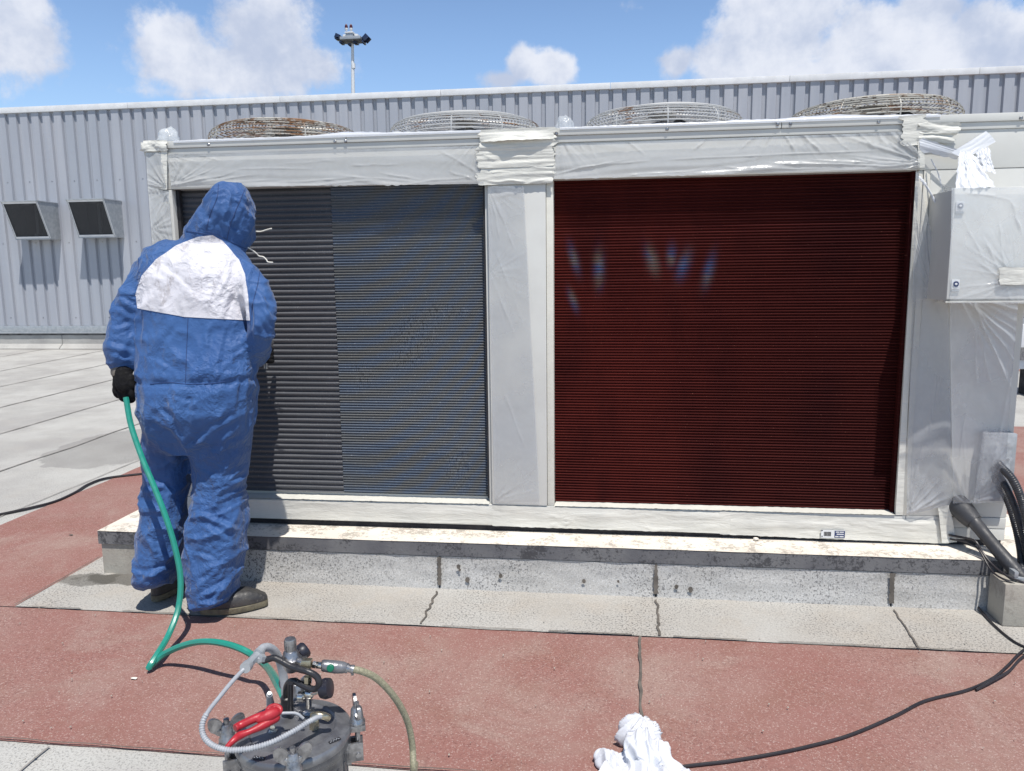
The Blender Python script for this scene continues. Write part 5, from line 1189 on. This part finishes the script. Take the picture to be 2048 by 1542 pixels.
bm = nb(); tube(bm, [g0+Vector((0, -.03, .112)), g0+Vector((0, .06, .112)), g0+Vector((0, .08, .112))], [.015, .015, .009], 16); tube(bm, [g0+Vector((0, .03, .11)), g0+Vector((0, .03, .15))], [.008, .008], 12); obj('barrel', bm, M['steel'], gun)
bm = nb(); tube(bm, dense([g0+Vector((0, .035, .10)), g0+Vector((0, .03, .06)), g0+Vector((0, .022, .03))], .005), .0035, 8); obj('trigger', bm, M['steel'], gun)
# face with half mask, turned to the coil
bm = nb(); fc = A(459, 430, 3.10)+Vector((-.012, .070, -.006))
ball(bm, fc, .072, .085, .100, 4); ball(bm, fc+Vector((0, .086, -.005)), .013, .02, .02, 2)
for s_ in (-1, 1): ball(bm, fc+Vector((s_*.03, .070, .022)), .013, .010, .009, 2)
ball(bm, fc+Vector((0, .074, -.046)), .024, .012, .009, 2)
FA = obj('face', fuse(bm, .004, 2), M['skin'], PE, angle=180)
for s_ in (-1, 1):
    bm = nb(); ball(bm, fc+Vector((s_*.03, .079, .022)), .0075, .004, .005, 2); obj('eye', bm, M['blackplastic'], FA)
# shoes
def shoe(heel, toe, w, label=None):
    d = (toe-heel); L_ = d.length; d.normalize(); e = Vector((-d.y, d.x, 0)); sr = empty('shoe', heel, None); sr.parent = PE; sr.location = heel-wloc(PE)
    bm = nb(); seg = 36
    def outline(s_, k):
        t = 2*math.pi*k/seg; u = .5-.5*math.cos(t); ww = w*(.72+.42*math.sin(math.pi*clamp(u*.9+.05))**1.2-.25*max(0, .45-u)) * (math.sin(t)/max(1e-6, abs(math.sin(t))) if abs(math.sin(t)) > 1e-6 else 0)*min(1, (abs(math.sin(t)))**.55)
        return heel+d*(u*L_)*1.0+e*ww*s_
    rows = [(0.003, .98), (.010, 1.03), (.026, 1.03), (.028, .99)]
    vs = [[bm.verts.new(outline(s_, k)+Vector((0, 0, z))) for k in range(seg)] for z, s_ in rows]
    for i in range(len(vs)-1):
        for k in range(seg): bm.faces.new((vs[i][k], vs[i][(k+1) % seg], vs[i+1][(k+1) % seg], vs[i+1][k]))
    bm.faces.new(vs[0][::-1]); bm.faces.new(vs[-1]); obj('sole', bm, M['sole'], sr)
    bm = nb(); rows = [(.028, .97, 0), (.045, .98, 0), (.060, .92, .02), (.074, .78, .10), (.085, .55, .28)]
    vs = []
    for z, s_, cut in rows:
        row = []
        for k in range(seg):
            p = outline(s_, k); t = 2*math.pi*k/seg; u = .5-.5*math.cos(t)
            u2 = min(u, 1-cut*1.1) if z > .05 else u; p = p + d*(u2-u)*L_; zz = z if u2 < .7 else z-(z-.03)*.38*((u2-.7)/.3)
            row.append(bm.verts.new(p+Vector((0, 0, zz))))
        vs.append(row)
    for i in range(len(vs)-1):
        for k in range(seg): bm.faces.new((vs[i][k], vs[i][(k+1) % seg], vs[i+1][(k+1) % seg], vs[i+1][k]))
    bm.faces.new(vs[-1]); bmesh.ops.smooth_vert(bm, verts=bm.verts, factor=.4, use_axis_x=True, use_axis_y=True, use_axis_z=True)
    obj('upper', bm, M['shoe'], sr, angle=180)
z0 = .012
shoe(atz(309, 1205, z0)+Vector((0, 0, 0)), atz(309, 1205, z0)+Vector((-.01, .27, 0)), .050)
shoe(atz(400, 1228, z0), atz(400, 1228, z0)+Vector((.246, .120, 0)), .050)

# leftovers: tiny red-brown leaf scraps on the walkway
for px, py, lab in ((142, 1070, 'dark scrap on the red walkway left of the plinth'), (268, 1357, 'tiny pale flake on the red felt below the green hose bend'), (603, 0, '')):
    if not lab: continue
    p = atz(px, py, .008); bm = nb(); vs = [bm.verts.new(p+Vector((.012*math.cos(a)*(1+.4*nz(a, px)), .007*math.sin(a), .004*nz(a, 3)+.002))) for a in [i*.7 for i in range(9)]]; f = bm.faces.new(vs)
    tag(obj('litter', bm, M['seam'] if px < 200 else M['cotton'], base=p, smooth=False), lab, 'litter')

# drop the working property used while building
for o in list(bpy.data.objects):
    if '_w' in o: del o['_w']
